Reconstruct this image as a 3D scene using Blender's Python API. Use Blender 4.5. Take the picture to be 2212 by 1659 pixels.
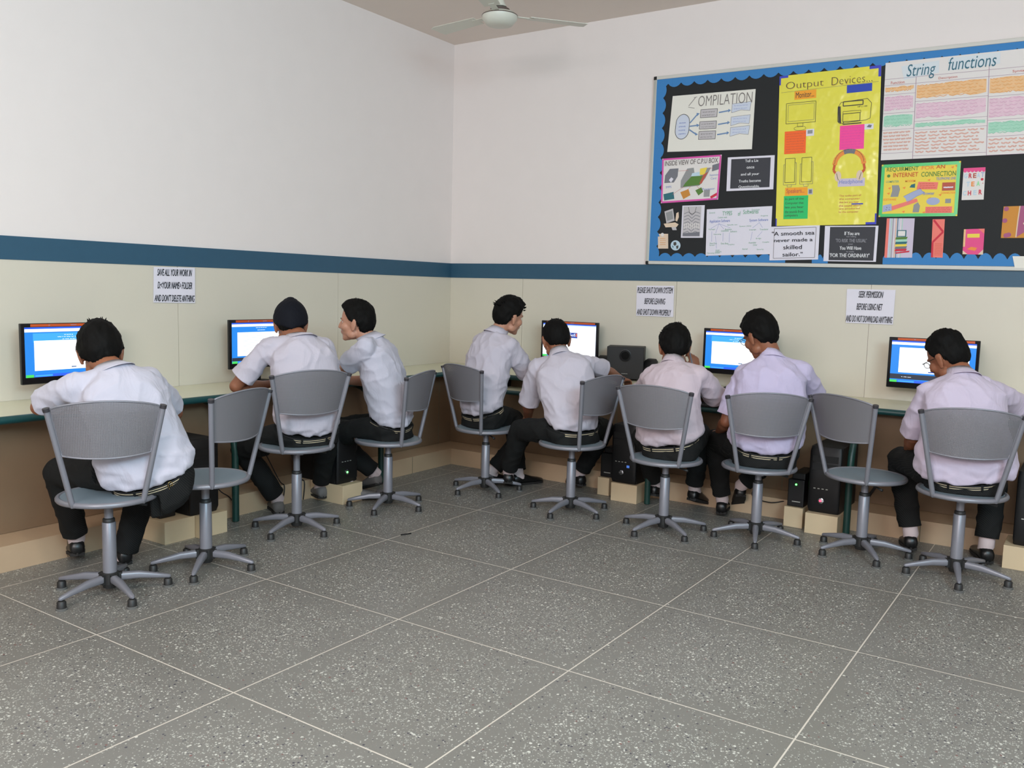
import bpy, bmesh, math, random
from mathutils import Vector, Matrix, noise
V = Vector
random.seed(7)
for o in list(bpy.data.objects): bpy.data.objects.remove(o)
scene = bpy.context.scene
COL = scene.collection

# ---------------------------------------------------------------- camera
cam_d = bpy.data.cameras.new('camera'); cam = bpy.data.objects.new('camera', cam_d); COL.objects.link(cam)
cam_d.sensor_fit = 'HORIZONTAL'; cam_d.sensor_width = 36.0; cam_d.lens = 30.852; cam_d.clip_start = .05; cam_d.clip_end = 60
R_ = V((0.82832941, 0.55968132, 0.02504411)); U_ = V((-0.08062654, 0.07485195, 0.99392985)); F_ = V((-0.55440937, 0.82532055, -0.10712724))
mw = Matrix.Identity(4)
for i in range(3): mw[i][0] = R_[i]; mw[i][1] = U_[i]; mw[i][2] = -F_[i]
mw[0][3], mw[1][3], mw[2][3] = 4.90594, -6.27033, 1.42
cam.matrix_world = mw
scene.camera = cam
# ---------------------------------------------------------------- view, world and lights
vs = scene.view_settings
vs.view_transform = 'Standard'; vs.look = 'None'; vs.gamma = 1.0; vs.use_curve_mapping = False
vs.exposure = 0.54
world = bpy.data.worlds.new('daylight'); scene.world = world; world.use_nodes = True
bgn = world.node_tree.nodes['Background']; bgn.inputs[0].default_value = (.97, .92, .93, 1); bgn.inputs[1].default_value = 0.40
def area(name, loc, target, sx, sy, power, col):
    d = bpy.data.lights.new(name, 'AREA'); d.shape = 'RECTANGLE'; d.size = sx; d.size_y = sy; d.energy = power; d.color = col
    o = bpy.data.objects.new(name, d); COL.objects.link(o); o.location = loc
    o.rotation_euler = (V(target) - V(loc)).to_track_quat('-Z', 'Y').to_euler(); return o
area('tube_light', (3.4, -4.7, 3.45), (3.4, -4.7, 0), 1.2, .12, 14, (1.0, .88, .76))
area('tube_light', (5.6, -3.6, 3.45), (5.6, -3.6, 0), 1.2, .12, 14, (1.0, .95, .9))
area('tube_light', (2.6, -6.4, 3.45), (2.6, -6.4, 0), 1.2, .12, 14, (1.0, .95, .9))
area('window_light', (7.0, -6.4, 2.9), (0.0, -5.0, 2.9), 3.0, 1.0, 158, (.58, .86, 1.0))
area('window_light', (4.6, -9.4, 2.9), (5.0, 0, 2.9), 3.0, 1.0, 150, (1.0, .93, .93))

# ---------------------------------------------------------------- materials
def lin(c):
    f = lambda x: x/12.92 if x <= .04045 else ((x+.055)/1.055)**2.4
    return tuple(f(v/255) for v in c) + (1,)
M = {}
def mat(name, rgb, rough=.6, metal=0, emit=0, spec=.5, nz=0, nscale=30, bump=0, alpha=1, trans=0):
    if name in M: return M[name]
    m = bpy.data.materials.new(name); m.use_nodes = True; nt = m.node_tree; b = nt.nodes['Principled BSDF']
    c = lin(rgb); b.inputs['Base Color'].default_value = c; b.inputs['Roughness'].default_value = rough
    b.inputs['Metallic'].default_value = metal; b.inputs['Specular IOR Level'].default_value = spec
    if emit: b.inputs['Emission Color'].default_value = c; b.inputs['Emission Strength'].default_value = emit
    if trans: b.inputs['Transmission Weight'].default_value = trans
    if nz or bump:
        tc = nt.nodes.new('ShaderNodeTexCoord'); n = nt.nodes.new('ShaderNodeTexNoise'); n.inputs['Scale'].default_value = nscale; n.inputs['Detail'].default_value = 4
        nt.links.new(tc.outputs['Object'], n.inputs['Vector'])
        if nz:
            r = nt.nodes.new('ShaderNodeMix'); r.data_type = 'RGBA'
            r.inputs['A'].default_value = tuple(min(1, v*(1-nz)) for v in c[:3])+(1,); r.inputs['B'].default_value = tuple(min(1, v*(1+nz)) for v in c[:3])+(1,)
            nt.links.new(n.outputs['Fac'], r.inputs['Factor']); nt.links.new(r.outputs['Result'], b.inputs['Base Color'])
        if bump:
            bp = nt.nodes.new('ShaderNodeBump'); bp.inputs['Strength'].default_value = bump; bp.inputs['Distance'].default_value = .01
            nt.links.new(n.outputs['Fac'], bp.inputs['Height']); nt.links.new(bp.outputs['Normal'], b.inputs['Normal'])
    M[name] = m; return m
def new_mat(name):
    m = bpy.data.materials.new(name); m.use_nodes = True; M[name] = m; nt = m.node_tree
    return m, nt, nt.nodes['Principled BSDF'], nt.nodes.new, nt.links.new

mat('wall_paint', (232, 223, 219), .7, nz=.02, nscale=6, bump=.05)
mat('ceiling_paint', (232, 220, 211), .8, nz=.02, nscale=4)
mat('laminate_cream', (212, 205, 189), .45, nz=.025, nscale=3)
mat('stripe_blue', (44, 84, 108), .5, nz=.06, nscale=20)
mat('seam', (120, 112, 92), .8)
mat('desk_top', (218, 216, 190), .35, nz=.02, nscale=5)
mat('desk_edge', (22, 70, 72), .4)
mat('panel_brown', (128, 104, 80), .6, nz=.08, nscale=8)
mat('maple', (192, 164, 134), .5, nz=.07, nscale=6)
mat('maple_light', (212, 190, 156), .5, nz=.05, nscale=9)
mat('green_steel', (24, 60, 54), .4)
mat('chair_paint', (132, 132, 140), .36, metal=.25, nz=.03, nscale=60)
mat('chair_seat', (120, 134, 144), .5, metal=.1, nz=.06, nscale=90)
mat('chair_plastic', (38, 38, 38), .5)
mat('glide_rim', (96, 96, 94), .6)
mat('cap_plastic', (52, 50, 55), .4)
mat('black_plastic', (16, 16, 18), .5)
mat('black_matte', (16, 16, 17), .6, nz=.1, nscale=80)
mat('bezel', (14, 14, 18), .18)
mat('orange_sticker', (205, 88, 40), .3)
mat('white_plastic', (226, 226, 222), .4)
mat('fan_cream', (214, 214, 202), .35)
mat('fan_dark', (92, 78, 72), .5)
mat('alu', (196, 198, 192), .35, metal=.6)
mat('alu_white', (205, 203, 196), .45)
mat('skin', (140, 88, 62), .5, nz=.05, nscale=40)
mat('skin_light', (182, 132, 108), .5, nz=.05, nscale=40)
mat('skin_mid', (158, 104, 78), .5, nz=.05, nscale=40)
mat('hair', (13, 12, 11), .7, spec=.12, nz=.3, nscale=150, bump=.15)
mat('turban_black', (14, 16, 24), .8, spec=.2, nz=.1, nscale=60, bump=.1)
mat('eye_white', (220, 214, 208), .3)
mat('iris', (30, 20, 16), .2)
mat('belt_black', (22, 22, 24), .6)
mat('belt_stripe', (206, 190, 158), .6)
mat('brass', (176, 150, 92), .3, metal=.8)
mat('shoe_black', (18, 18, 19), .35, nz=.1, nscale=60)
mat('shoe_grey', (104, 100, 98), .7, nz=.1, nscale=60)
mat('shoe_sole', (34, 32, 31), .8)
mat('sock', (214, 196, 196), .9, nz=.05, nscale=200)
mat('led_red', (255, 40, 60), .3, emit=6)
mat('led_green', (80, 255, 90), .3, emit=5)
mat('badge_blue_glow', (70, 110, 190), .3, emit=.6)  # blue badge sticker on a tower, given a slight glow though unlit
mat('chrome', (200, 200, 205), .15, metal=1)
mat('glass_lens', (235, 240, 245), .05); M['glass_lens'].node_tree.nodes['Principled BSDF'].inputs['Alpha'].default_value = .18
# shirts
def shirt_mat(name, rgb):
    m, nt, b, N, L = new_mat(name)
    b.inputs['Base Color'].default_value = lin(rgb); b.inputs['Roughness'].default_value = .85; b.inputs['Specular IOR Level'].default_value = .2
    b.inputs['Sheen Weight'].default_value = .15
    tc = N('ShaderNodeTexCoord'); mp = N('ShaderNodeMapping'); mp.inputs['Scale'].default_value = (9, 9, 4)
    n = N('ShaderNodeTexNoise'); n.inputs['Scale'].default_value = 1; n.inputs['Detail'].default_value = 3; n.inputs['Distortion'].default_value = 1.2
    bp = N('ShaderNodeBump'); bp.inputs['Strength'].default_value = .35; bp.inputs['Distance'].default_value = .03
    L(tc.outputs['Object'], mp.inputs['Vector']); L(mp.outputs['Vector'], n.inputs['Vector']); L(n.outputs['Fac'], bp.inputs['Height']); L(bp.outputs['Normal'], b.inputs['Normal'])
    return m
SH = [shirt_mat('shirt_white', (190, 184, 195)), shirt_mat('shirt_cool_white', (190, 188, 201)), shirt_mat('shirt_pinkish', (196, 180, 188)), shirt_mat('shirt_lilac', (190, 180, 206)), shirt_mat('shirt_lilac_pink', (194, 182, 200))]
# pinstriped trousers
m, nt, b, N, L = new_mat('trousers')
b.inputs['Roughness'].default_value = .85; b.inputs['Specular IOR Level'].default_value = .2
tc = N('ShaderNodeTexCoord'); w = N('ShaderNodeTexWave'); w.wave_type = 'BANDS'; w.bands_direction = 'DIAGONAL'; w.inputs['Scale'].default_value = 48; w.inputs['Distortion'].default_value = .3
cr = N('ShaderNodeValToRGB'); cr.color_ramp.elements[0].position = .90; cr.color_ramp.elements[0].color = lin((24, 25, 25)); cr.color_ramp.elements[1].position = .99; cr.color_ramp.elements[1].color = lin((44, 44, 43))
L(tc.outputs['Object'], w.inputs['Vector']); L(w.outputs['Fac'], cr.inputs['Fac']); L(cr.outputs['Color'], b.inputs['Base Color'])
# perforated metal of the chair backs
m, nt, b, N, L = new_mat('perforated')
b.inputs['Base Color'].default_value = lin((126, 124, 129)); b.inputs['Roughness'].default_value = .42; b.inputs['Metallic'].default_value = .25
uv = N('ShaderNodeUVMap'); uv.uv_map = 'UVMap'
vor = N('ShaderNodeTexVoronoi'); vor.inputs['Scale'].default_value = 1.0; vor.inputs['Randomness'].default_value = 0.0
L(uv.outputs['UV'], vor.inputs['Vector'])
lt = N('ShaderNodeMath'); lt.operation = 'LESS_THAN'; lt.inputs[1].default_value = .19; L(vor.outputs['Distance'], lt.inputs[0])
tr = N('ShaderNodeBsdfTransparent'); mx = N('ShaderNodeMixShader'); L(lt.outputs[0], mx.inputs[0]); L(b.outputs[0], mx.inputs[1]); L(tr.outputs[0], mx.inputs[2])
L(mx.outputs[0], nt.nodes['Material Output'].inputs['Surface'])
# terrazzo
m, nt, b, N, L = new_mat('terrazzo')
b.inputs['Roughness'].default_value = .38; b.inputs['Specular IOR Level'].default_value = .4
tc = N('ShaderNodeTexCoord'); sep = N('ShaderNodeSeparateXYZ'); L(tc.outputs['Object'], sep.inputs[0])
def math_(op, a, bb=None, cc=None):
    n = N('ShaderNodeMath'); n.operation = op
    for i, q in enumerate((a, bb, cc)):
        if q is None: continue
        if isinstance(q, (int, float)): n.inputs[i].default_value = q
        else: L(q, n.inputs[i])
    return n.outputs[0]
def mixc(f, a, bb):
    n = N('ShaderNodeMix'); n.data_type = 'RGBA'
    for k, q in (('Factor', f), ('A', a), ('B', bb)):
        if isinstance(q, (tuple, float, int)): n.inputs[k].default_value = q
        else: L(q, n.inputs[k])
    return n.outputs['Result']
def edge(comp, off, size):
    t = math_('DIVIDE', math_('SUBTRACT', comp, off), size)
    fr = math_('FRACT', t); return math_('MULTIPLY', math_('MINIMUM', fr, math_('SUBTRACT', 1.0, fr)), size)
ex = edge(sep.outputs[0], 1.65102, .844204); ey = edge(sep.outputs[1], -4.37116, .862106)
ed = math_('MINIMUM', ex, ey)
line = math_('LESS_THAN', ed, .0028)
nn = N('ShaderNodeTexNoise'); nn.inputs['Scale'].default_value = 3.0; nn.inputs['Detail'].default_value = 3; L(tc.outputs['Object'], nn.inputs['Vector'])
band = N('ShaderNodeMapRange'); band.inputs['From Min'].default_value = .01; band.inputs['From Max'].default_value = .16; L(math_('ADD', ed, math_('MULTIPLY', math_('SUBTRACT', nn.outputs['Fac'], .5), .12)), band.inputs['Value'])
def chips(scale, dthr, pick, dens, seed):
    mp = N('ShaderNodeMapping'); mp.inputs['Location'].default_value = (seed, seed*.7, 0); L(tc.outputs['Object'], mp.inputs['Vector'])
    v = N('ShaderNodeTexVoronoi'); v.inputs['Scale'].default_value = scale; L(mp.outputs['Vector'], v.inputs['Vector'])
    s = N('ShaderNodeSeparateColor'); L(v.outputs['Color'], s.inputs[0])
    rad = math_('MULTIPLY', s.outputs[1], dthr)
    a = math_('LESS_THAN', v.outputs['Distance'], rad)
    p = math_('LESS_THAN', s.outputs[0], math_('MULTIPLY', math_('MULTIPLY_ADD', band.outputs['Result'], 1-dens, dens), pick))
    return math_('MULTIPLY', a, p)
big = N('ShaderNodeTexNoise'); big.inputs['Scale'].default_value = 1.1; L(tc.outputs['Object'], big.inputs['Vector'])
base = mixc(big.outputs['Fac'], lin((122, 120, 114)), lin((138, 136, 130)))
fine = N('ShaderNodeTexNoise'); fine.inputs['Scale'].default_value = 180; fine.inputs['Detail'].default_value = 2; L(tc.outputs['Object'], fine.inputs['Vector'])
base = mixc(math_('MULTIPLY', fine.outputs['Fac'], .5), base, lin((100, 98, 94)))
c1 = mixc(chips(170, .60, .55, .25, 0), base, lin((178, 178, 170)))
c2 = mixc(chips(85, .46, .26, .2, 3.3), c1, lin((204, 203, 194)))
c3 = mixc(chips(95, .44, .16, .4, 7.7), c2, lin((70, 68, 76)))
c4 = mixc(chips(70, .34, .07, .4, 5.1), c3, lin((120, 84, 80)))
c5 = mixc(line, c4, lin((206, 198, 186)))
L(c5, b.inputs['Base Color'])

# ---------------------------------------------------------------- mesh helpers
import time as _time; _T0 = _time.time()
class MB:
    def __init__(s): s.v = []; s.f = []; s.mi = []; s.mats = []
    def m(s, name):
        if name not in s.mats: s.mats.append(name)
        return s.mats.index(name)
    def add(s, vs, fs, mt=None):
        o = len(s.v); s.v += [V(q) for q in vs]; s.f += [tuple(i+o for i in f) for f in fs]
        s.mi += [s.m(mt) if mt else 0]*len(fs)
    def box(s, x0, x1, y0, y1, z0, z1, mt=None, X=None):
        vs = [V((x, y, z)) for x in (x0, x1) for y in (y0, y1) for z in (z0, z1)]
        if X: vs = [X @ q for q in vs]
        s.add(vs, [(0,1,3,2),(4,6,7,5),(0,4,5,1),(2,3,7,6),(0,2,6,4),(1,5,7,3)], mt)
    def prism(s, pts, z0, z1, mt=None):
        n = len(pts); vs = [(p[0], p[1], z0) for p in pts]+[(p[0], p[1], z1) for p in pts]
        s.add(vs, [tuple(range(n-1, -1, -1)), tuple(range(n, 2*n))]+[(i, (i+1) % n, n+(i+1) % n, n+i) for i in range(n)], mt)
    def tube(s, pts, rad, n=10, mt=None, up=None, flat=1.0, cap=True, closed=False):
        pts = [V(p) for p in pts]; k = len(pts)
        rs = rad if isinstance(rad, (list, tuple)) else [rad]*k
        rings = []; pu = None
        for i, p in enumerate(pts):
            if closed: t = pts[(i+1) % k]-pts[i-1]
            else: t = pts[min(i+1, k-1)]-pts[max(i-1, 0)]
            if t.length < 1e-9: t = V((0, 0, 1))
            t.normalize()
            if pu is None:
                a = V(up) if up else (V((0, 0, 1)) if abs(t.z) < .9 else V((0, 1, 0)))
            else: a = pu
            u = (a-t*a.dot(t)).normalized(); w = t.cross(u); pu = u
            rings.append([p+(u*math.cos(q)*flat+w*math.sin(q))*rs[i] for q in [2*math.pi*j/n for j in range(n)]])
        vs = [q for r in rings for q in r]; fs = []
        for i in range(k if closed else k-1):
            i2 = (i+1) % k
            for j in range(n): fs.append((i*n+j, i*n+(j+1) % n, i2*n+(j+1) % n, i2*n+j))
        if cap and not closed: fs += [tuple(range(n-1, -1, -1)), tuple((k-1)*n+j for j in range(n))]
        s.add(vs, fs, mt)
    def lathe(s, prof, n=24, mt=None, X=None):
        vs = []; k = len(prof)
        for r, z in prof:
            for j in range(n):
                a = 2*math.pi*j/n; q = V((max(r, 1e-4)*math.cos(a), max(r, 1e-4)*math.sin(a), z)); vs.append(X @ q if X else q)
        fs = [(i*n+j, i*n+(j+1) % n, (i+1)*n+(j+1) % n, (i+1)*n+j) for i in range(k-1) for j in range(n)]
        fs += [tuple(range(n-1, -1, -1)), tuple((k-1)*n+j for j in range(n))]
        s.add(vs, fs, mt)
    def ell(s, c, r, X=None, n=20, k=12, mt=None):
        c = V(c); vs = []
        for i in range(k+1):
            t = math.pi*(i+.0)/k; st, ct = max(math.sin(t), .002), math.cos(t)
            for j in range(n):
                a = 2*math.pi*j/n; q = V((r[0]*st*math.cos(a), r[1]*st*math.sin(a), r[2]*ct))
                vs.append((X @ q if X else q)+c)
        fs = [(i*n+j, (i+1)*n+j, (i+1)*n+(j+1) % n, i*n+(j+1) % n) for i in range(k) for j in range(n)]
        fs += [tuple(range(n)), tuple(k*n+j for j in range(n-1, -1, -1))]
        s.add(vs, fs, mt)
    def loft(s, secs, n=28, ex=2.0, mt=None, cap=True):
        # secs: (center, U, V, hu, hv)
        vs = []
        for c, u, w, hu, hv in secs:
            for j in range(n):
                a = 2*math.pi*j/n; ca, sa = math.cos(a), math.sin(a)
                x = math.copysign(abs(ca)**(2/ex), ca); y = math.copysign(abs(sa)**(2/ex), sa)
                vs.append(V(c)+u*hu*x+w*hv*y)
        k = len(secs); fs = [(i*n+j, i*n+(j+1) % n, (i+1)*n+(j+1) % n, (i+1)*n+j) for i in range(k-1) for j in range(n)]
        if cap: fs += [tuple(range(n-1, -1, -1)), tuple((k-1)*n+j for j in range(n))]
        s.add(vs, fs, mt)
    def mesh(s, name='mesh'):
        me = bpy.data.meshes.new(name); me.from_pydata([tuple(q) for q in s.v], [], s.f)
        for mt in s.mats: me.materials.append(M[mt])
        if s.mats: me.polygons.foreach_set('material_index', s.mi)
        bm = bmesh.new(); bm.from_mesh(me); bmesh.ops.recalc_face_normals(bm, faces=bm.faces); bm.to_mesh(me); bm.free()
        me.update(); return me
def smooth(me, angle=None):
    me.polygons.foreach_set('use_smooth', [True]*len(me.polygons))
    if angle:
        bm = bmesh.new(); bm.from_mesh(me)
        for e in bm.edges:
            if len(e.link_faces) == 2 and e.calc_face_angle(0) > angle: e.smooth = False
        bm.to_mesh(me); bm.free()
def obj(name, mb, material=None, parent=None, sm=None, bevel=0, loc=None):
    me = mb.mesh(name) if isinstance(mb, MB) else mb
    if bevel:
        bm = bmesh.new(); bm.from_mesh(me)
        es = [e for e in bm.edges if len(e.link_faces) == 2 and e.calc_face_angle(0) > .6]
        bmesh.ops.bevel(bm, geom=es, offset=bevel, segments=2, affect='EDGES', profile=.5, clamp_overlap=True); bm.to_mesh(me); bm.free()
    if material and not me.materials: me.materials.append(M[material] if isinstance(material, str) else material)
    if sm is not None: smooth(me, sm or None)
    o = bpy.data.objects.new(name, me); COL.objects.link(o)
    if parent: o.parent = parent
    if loc: o.location = loc
    return o
def thing(name, label, cat, loc=(0, 0, 0), rz=0, group=None):
    o = bpy.data.objects.new(name, None); COL.objects.link(o); o.empty_display_size = .1
    o.location = loc; o.rotation_euler = (0, 0, rz); tag(o, label, cat, group); return o
def tag(o, label, cat, group=None):
    o['label'] = label; o['category'] = cat
    if group: o['group'] = group
    return o
def struct(o): o['kind'] = 'structure'; return o
def voxel(mb, size, it=2, fac=.5):
    me = mb.mesh('tmp'); o = bpy.data.objects.new('tmp', me); COL.objects.link(o)
    r = o.modifiers.new('r', 'REMESH'); r.mode = 'VOXEL'; r.voxel_size = size
    if it: s = o.modifiers.new('s', 'SMOOTH'); s.factor = fac; s.iterations = it
    dg = bpy.context.evaluated_depsgraph_get(); dg.update()
    out = bpy.data.meshes.new_from_object(o.evaluated_get(dg)); bpy.data.objects.remove(o); bpy.data.meshes.remove(me)
    out.materials.clear(); return out
def lerp(a, b, t): return a+(b-a)*t
def sstep(a, b, x):
    t = max(0, min(1, (x-a)/(b-a))); return t*t*(3-2*t)
# text -> 2D polygons in a unit box, cached
_tc = {}
def text_geo(s, bold=0, shear=0):
    key = (s, bold, shear)
    if key in _tc: return _tc[key]
    cu = bpy.data.curves.new('t', 'FONT'); cu.body = s; cu.offset = bold; cu.shear = shear; cu.resolution_u = 3
    o = bpy.data.objects.new('t', cu); COL.objects.link(o)
    dg = bpy.context.evaluated_depsgraph_get(); dg.update(); me = bpy.data.meshes.new_from_object(o.evaluated_get(dg))
    vs = [(q.co.x, q.co.y) for q in me.vertices]; fs = [tuple(p.vertices) for p in me.polygons]
    bpy.data.objects.remove(o); bpy.data.curves.remove(cu); bpy.data.meshes.remove(me)
    if vs:
        x0 = min(q[0] for q in vs); x1 = max(q[0] for q in vs); y0 = min(q[1] for q in vs); y1 = max(q[1] for q in vs)
        vs = [((q[0]-x0)/(x1-x0+1e-9), (q[1]-y0)/(y1-y0+1e-9)) for q in vs]
    _tc[key] = (vs, fs); return _tc[key]
class Sheet:
    """flat printed thing: geometry given in (u right, v down) unit coordinates of a quad TL, TR, BR, BL"""
    def __init__(s, quad, nrm): s.q = [V(p) for p in quad]; s.n = V(nrm).normalized(); s.mb = MB(); s.z = 0; s.w = (s.q[1]-s.q[0]).length; s.h = (s.q[3]-s.q[0]).length
    def P(s, u, v, d=0): a = s.q[0].lerp(s.q[1], u); b = s.q[3].lerp(s.q[2], u); return a.lerp(b, v)+s.n*(d)
    def base(s, mt, th=.0015):
        a = [s.P(u, v, 0) for u, v in ((0, 0), (1, 0), (1, 1), (0, 1))]; c = [q+s.n*th for q in a]
        s.mb.add(a+c, [(0,1,2,3),(7,6,5,4),(0,4,5,1),(1,5,6,2),(2,6,7,3),(3,7,4,0)], mt); s.z = th+.0006
    def poly(s, pts, mt, lift=0):
        s.k = (getattr(s, 'k', 0)+1) % 9; lift += s.k*.00006; s.mb.add([s.P(u, v, s.z+lift) for u, v in pts], [tuple(range(len(pts)))], mt)
    def rect(s, u0, v0, u1, v1, mt, lift=0): s.poly([(u0, v0), (u1, v0), (u1, v1), (u0, v1)], mt, lift)
    def line(s, pts, mt, w=.002, lift=.0006):
        for si, ((a, b), (c, d)) in enumerate(zip(pts, pts[1:])):
            dx, dy = (c-a)*s.w, (d-b)*s.h; l = math.hypot(dx, dy) or 1
            ox, oy = -dy/l*w/2/s.w, dx/l*w/2/s.h
            s.poly([(a+ox, b+oy), (c+ox, d+oy), (c-ox, d-oy), (a-ox, b-oy)], mt, lift)
    def frame(s, u0, v0, u1, v1, mt, w=.002, lift=.0006): s.line([(u0, v0), (u1, v0), (u1, v1), (u0, v1), (u0, v0)], mt, w, lift)
    def text(s, t, u0, v0, u1, v1, mt, bold=0, shear=0, lift=.0012, tilt=0):
        vs, fs = text_geo(t, bold, shear)
        s.mb.add([s.P(lerp(u0, u1, x), lerp(v1, v0, y)+tilt*x, s.z+lift) for x, y in vs], fs, mt)
    def circ(s, u, v, r, mt, n=16, lift=0, sy=1): s.poly([(u+r/s.w*math.cos(2*math.pi*i/n), v+sy*r/s.h*math.sin(2*math.pi*i/n)) for i in range(n)], mt, lift)
    def scribble(s, u0, v0, u1, v1, rows, mt, w=.0012, seed=1):
        rnd = random.Random(seed)
        for i in range(rows):
            v = lerp(v0, v1, (i+.5)/rows); a = (v1-v0)/rows*.22; u = u0+rnd.random()*.01; end = u1-rnd.random()*(u1-u0)*.15
            while u < end:
                L_ = (u1-u0)*rnd.uniform(.1, .22); pts = []
                k = 5
                for j in range(k): pts.append((min(u+L_*j/(k-1), end), v+(a if j % 2 else -a)*rnd.uniform(.5, 1)))
                s.line(pts, mt, w); u += L_+(u1-u0)*.035
    def build(s, name, parent=None): return obj(name, s.mb, None, parent)
# ================================================================ the room
H = 3.53; XR, YB = 9.5, -10.5
def bx(*a, mt=None):
    b = MB(); b.box(*a, mt); return b
struct(obj('floor', bx(0, XR, YB, 0, -.1, 0), 'terrazzo'))
struct(obj('ceiling', bx(0, XR, YB, 0, H, H+.1), 'ceiling_paint'))
wl = struct(obj('wall_left', bx(-.15, 0, YB, .15, -.1, H+.1), 'wall_paint'))
wr = struct(obj('wall_right', bx(0, XR, 0, .15, -.1, H+.1), 'wall_paint'))
# cream laminate dado sheets with thin joints, and the blue stripe above
ys = [0, -1.405, -2.813, -4.22, -5.63, -7.04, YB]
for a, c in zip(ys, ys[1:]): obj('laminate_sheet', bx(.001, .008, c+.0015, a-.0015-(0 if a else .008), .75, 1.512), 'laminate_cream', wl)
xs = [0, .785, 2.185, 3.586, 4.985, 6.39, XR]
for a, c in zip(xs, xs[1:]): obj('laminate_sheet', bx(a+.0015, c-.0015, -.008, -.001, .75, 1.512), 'laminate_cream', wr)
struct(obj('trim_1', bx(.0005, .012, YB, -.0, 1.512, 1.638), 'stripe_blue'))
struct(obj('trim_2', bx(.012, XR, -.012, -.0005, 1.512, 1.638), 'stripe_blue'))
# brown boxed-out panelling and plinth step under the desk
b = MB(); b.box(.0, .385, YB, 0, .13, .70, 'panel_brown'); b.box(.385, XR, -.46, 0, .13, .70, 'panel_brown')
for y in (-.62, -1.9, -3.2, -4.5): b.box(.385, .3865, y-.003, y+.003, .13, .70, 'seam')
for x in (.72, 1.95, 3.2, 4.45): b.box(x-.003, x+.003, -.4615, -.46, .13, .70, 'seam')
w = struct(obj('trim_3', b))
b = MB(); b.box(0, .60, YB, 0, 0, .128, 'maple'); b.box(.60, XR, -.72, 0, 0, .128, 'maple')
for y in (-1.2, -2.4, -3.9): b.box(.60, .6012, y-.002, y+.002, 0, .128, 'seam')
for x in (.9, 2.9, 4.1): b.box(x-.002, x+.002, -.7212, -.72, 0, .128, 'seam')
struct(obj('trim_4', b))

# ---------------------------------------------------------------- desk
def desk_outline(e):
    d, r = .555+e, .12; pts = [(.009, -.009), (.009, YB+.2), (d, YB+.2)]
    for i in range(9):
        a = math.pi-math.pi/2*i/8; pts.append((d+r+r*math.cos(a), -(.575+e)-r+r*math.sin(a)))
    pts += [(7.5, -(.575+e)), (7.5, -.009)]; return pts
t = thing('computer_desk', 'long cream topped corner desk with dark green rounded edge running along both walls', 'desk')
b = MB(); b.prism(desk_outline(0), .722, .75); obj('desktop', b, 'desk_top', t, bevel=.002)
b = MB(); pts = desk_outline(.006)[2:-1]
b.tube([(p[0], p[1], .7325) for p in pts], .021, 10, 'desk_edge', flat=.95); obj('edge_band', b, None, t, sm=1)
for x, y, ax in ((3.725, -.90, 1), (2.44, -.93, 1), (.70, -2.93, 0), (.66, -1.62, 0), (4.95, -.9, 1), (.8, -4.9, 0)):
    b = MB(); pts = [(0, 0, .005), (0, 0, .42)]+[(0, -(1-math.cos(q))*.34*0+.30*(1-math.cos(q)), .42+.285*math.sin(q)) for q in (.3, .6, .9, 1.2, 1.5)]
    pts = [(x+(0 if ax else -q[1]), y+(q[1] if ax else 0), q[2]) for q in pts]
    b.tube(pts, .021, 8, up=(1, 0, 0) if ax else (0, 1, 0), flat=1.0); obj('leg', b, 'green_steel', t, sm=.8, loc=(0, 0, 0))
# keyboard trays
def tray(x0, x1, y0, z, label):
    t = thing('keyboard_tray', label, 'tray', (x0, y0, z), 0, 'pull-out keyboard trays')
    b = MB(); b.box(0, x1-x0, .012, .34, 0, .016); obj('shelf_board', b, 'desk_top', t)
    b = MB(); b.tube([(0, .008, .008), (x1-x0, .008, .008)], .017, 8); obj('edge_band', b, 'desk_edge', t, sm=.8)
    b = MB(); b.box(.0, .012, .15, .34, .016, .073); b.box(x1-x0-.012, x1-x0, .15, .34, .016, .073); obj('runner', b, 'black_matte', t)
tray(.98, 1.72, -.78, .632, 'green-edged keyboard tray pulled out beside the person at the desk corner')
tray(2.42, 3.12, -.64, .632, 'keyboard tray with green edge pulled out under the monitor between the two middle persons')
t = thing('keyboard', 'grey computer keyboard lying on the pulled-out tray', 'keyboard', (2.52, -.60, .648))
b = MB(); b.box(0, .44, 0, .15, 0, .018); obj('keyboard_case', b, 'black_plastic', t, bevel=.003)
b = MB()
for r in range(5):
    for c in range(20): b.box(.012+c*.021, .030+c*.021, .012+r*.026, .032+r*.026, .018, .025)
k = obj('keys', b, mat('key_grey', (90, 92, 94), .5), t); k['kind'] = 'stuff'

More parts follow.
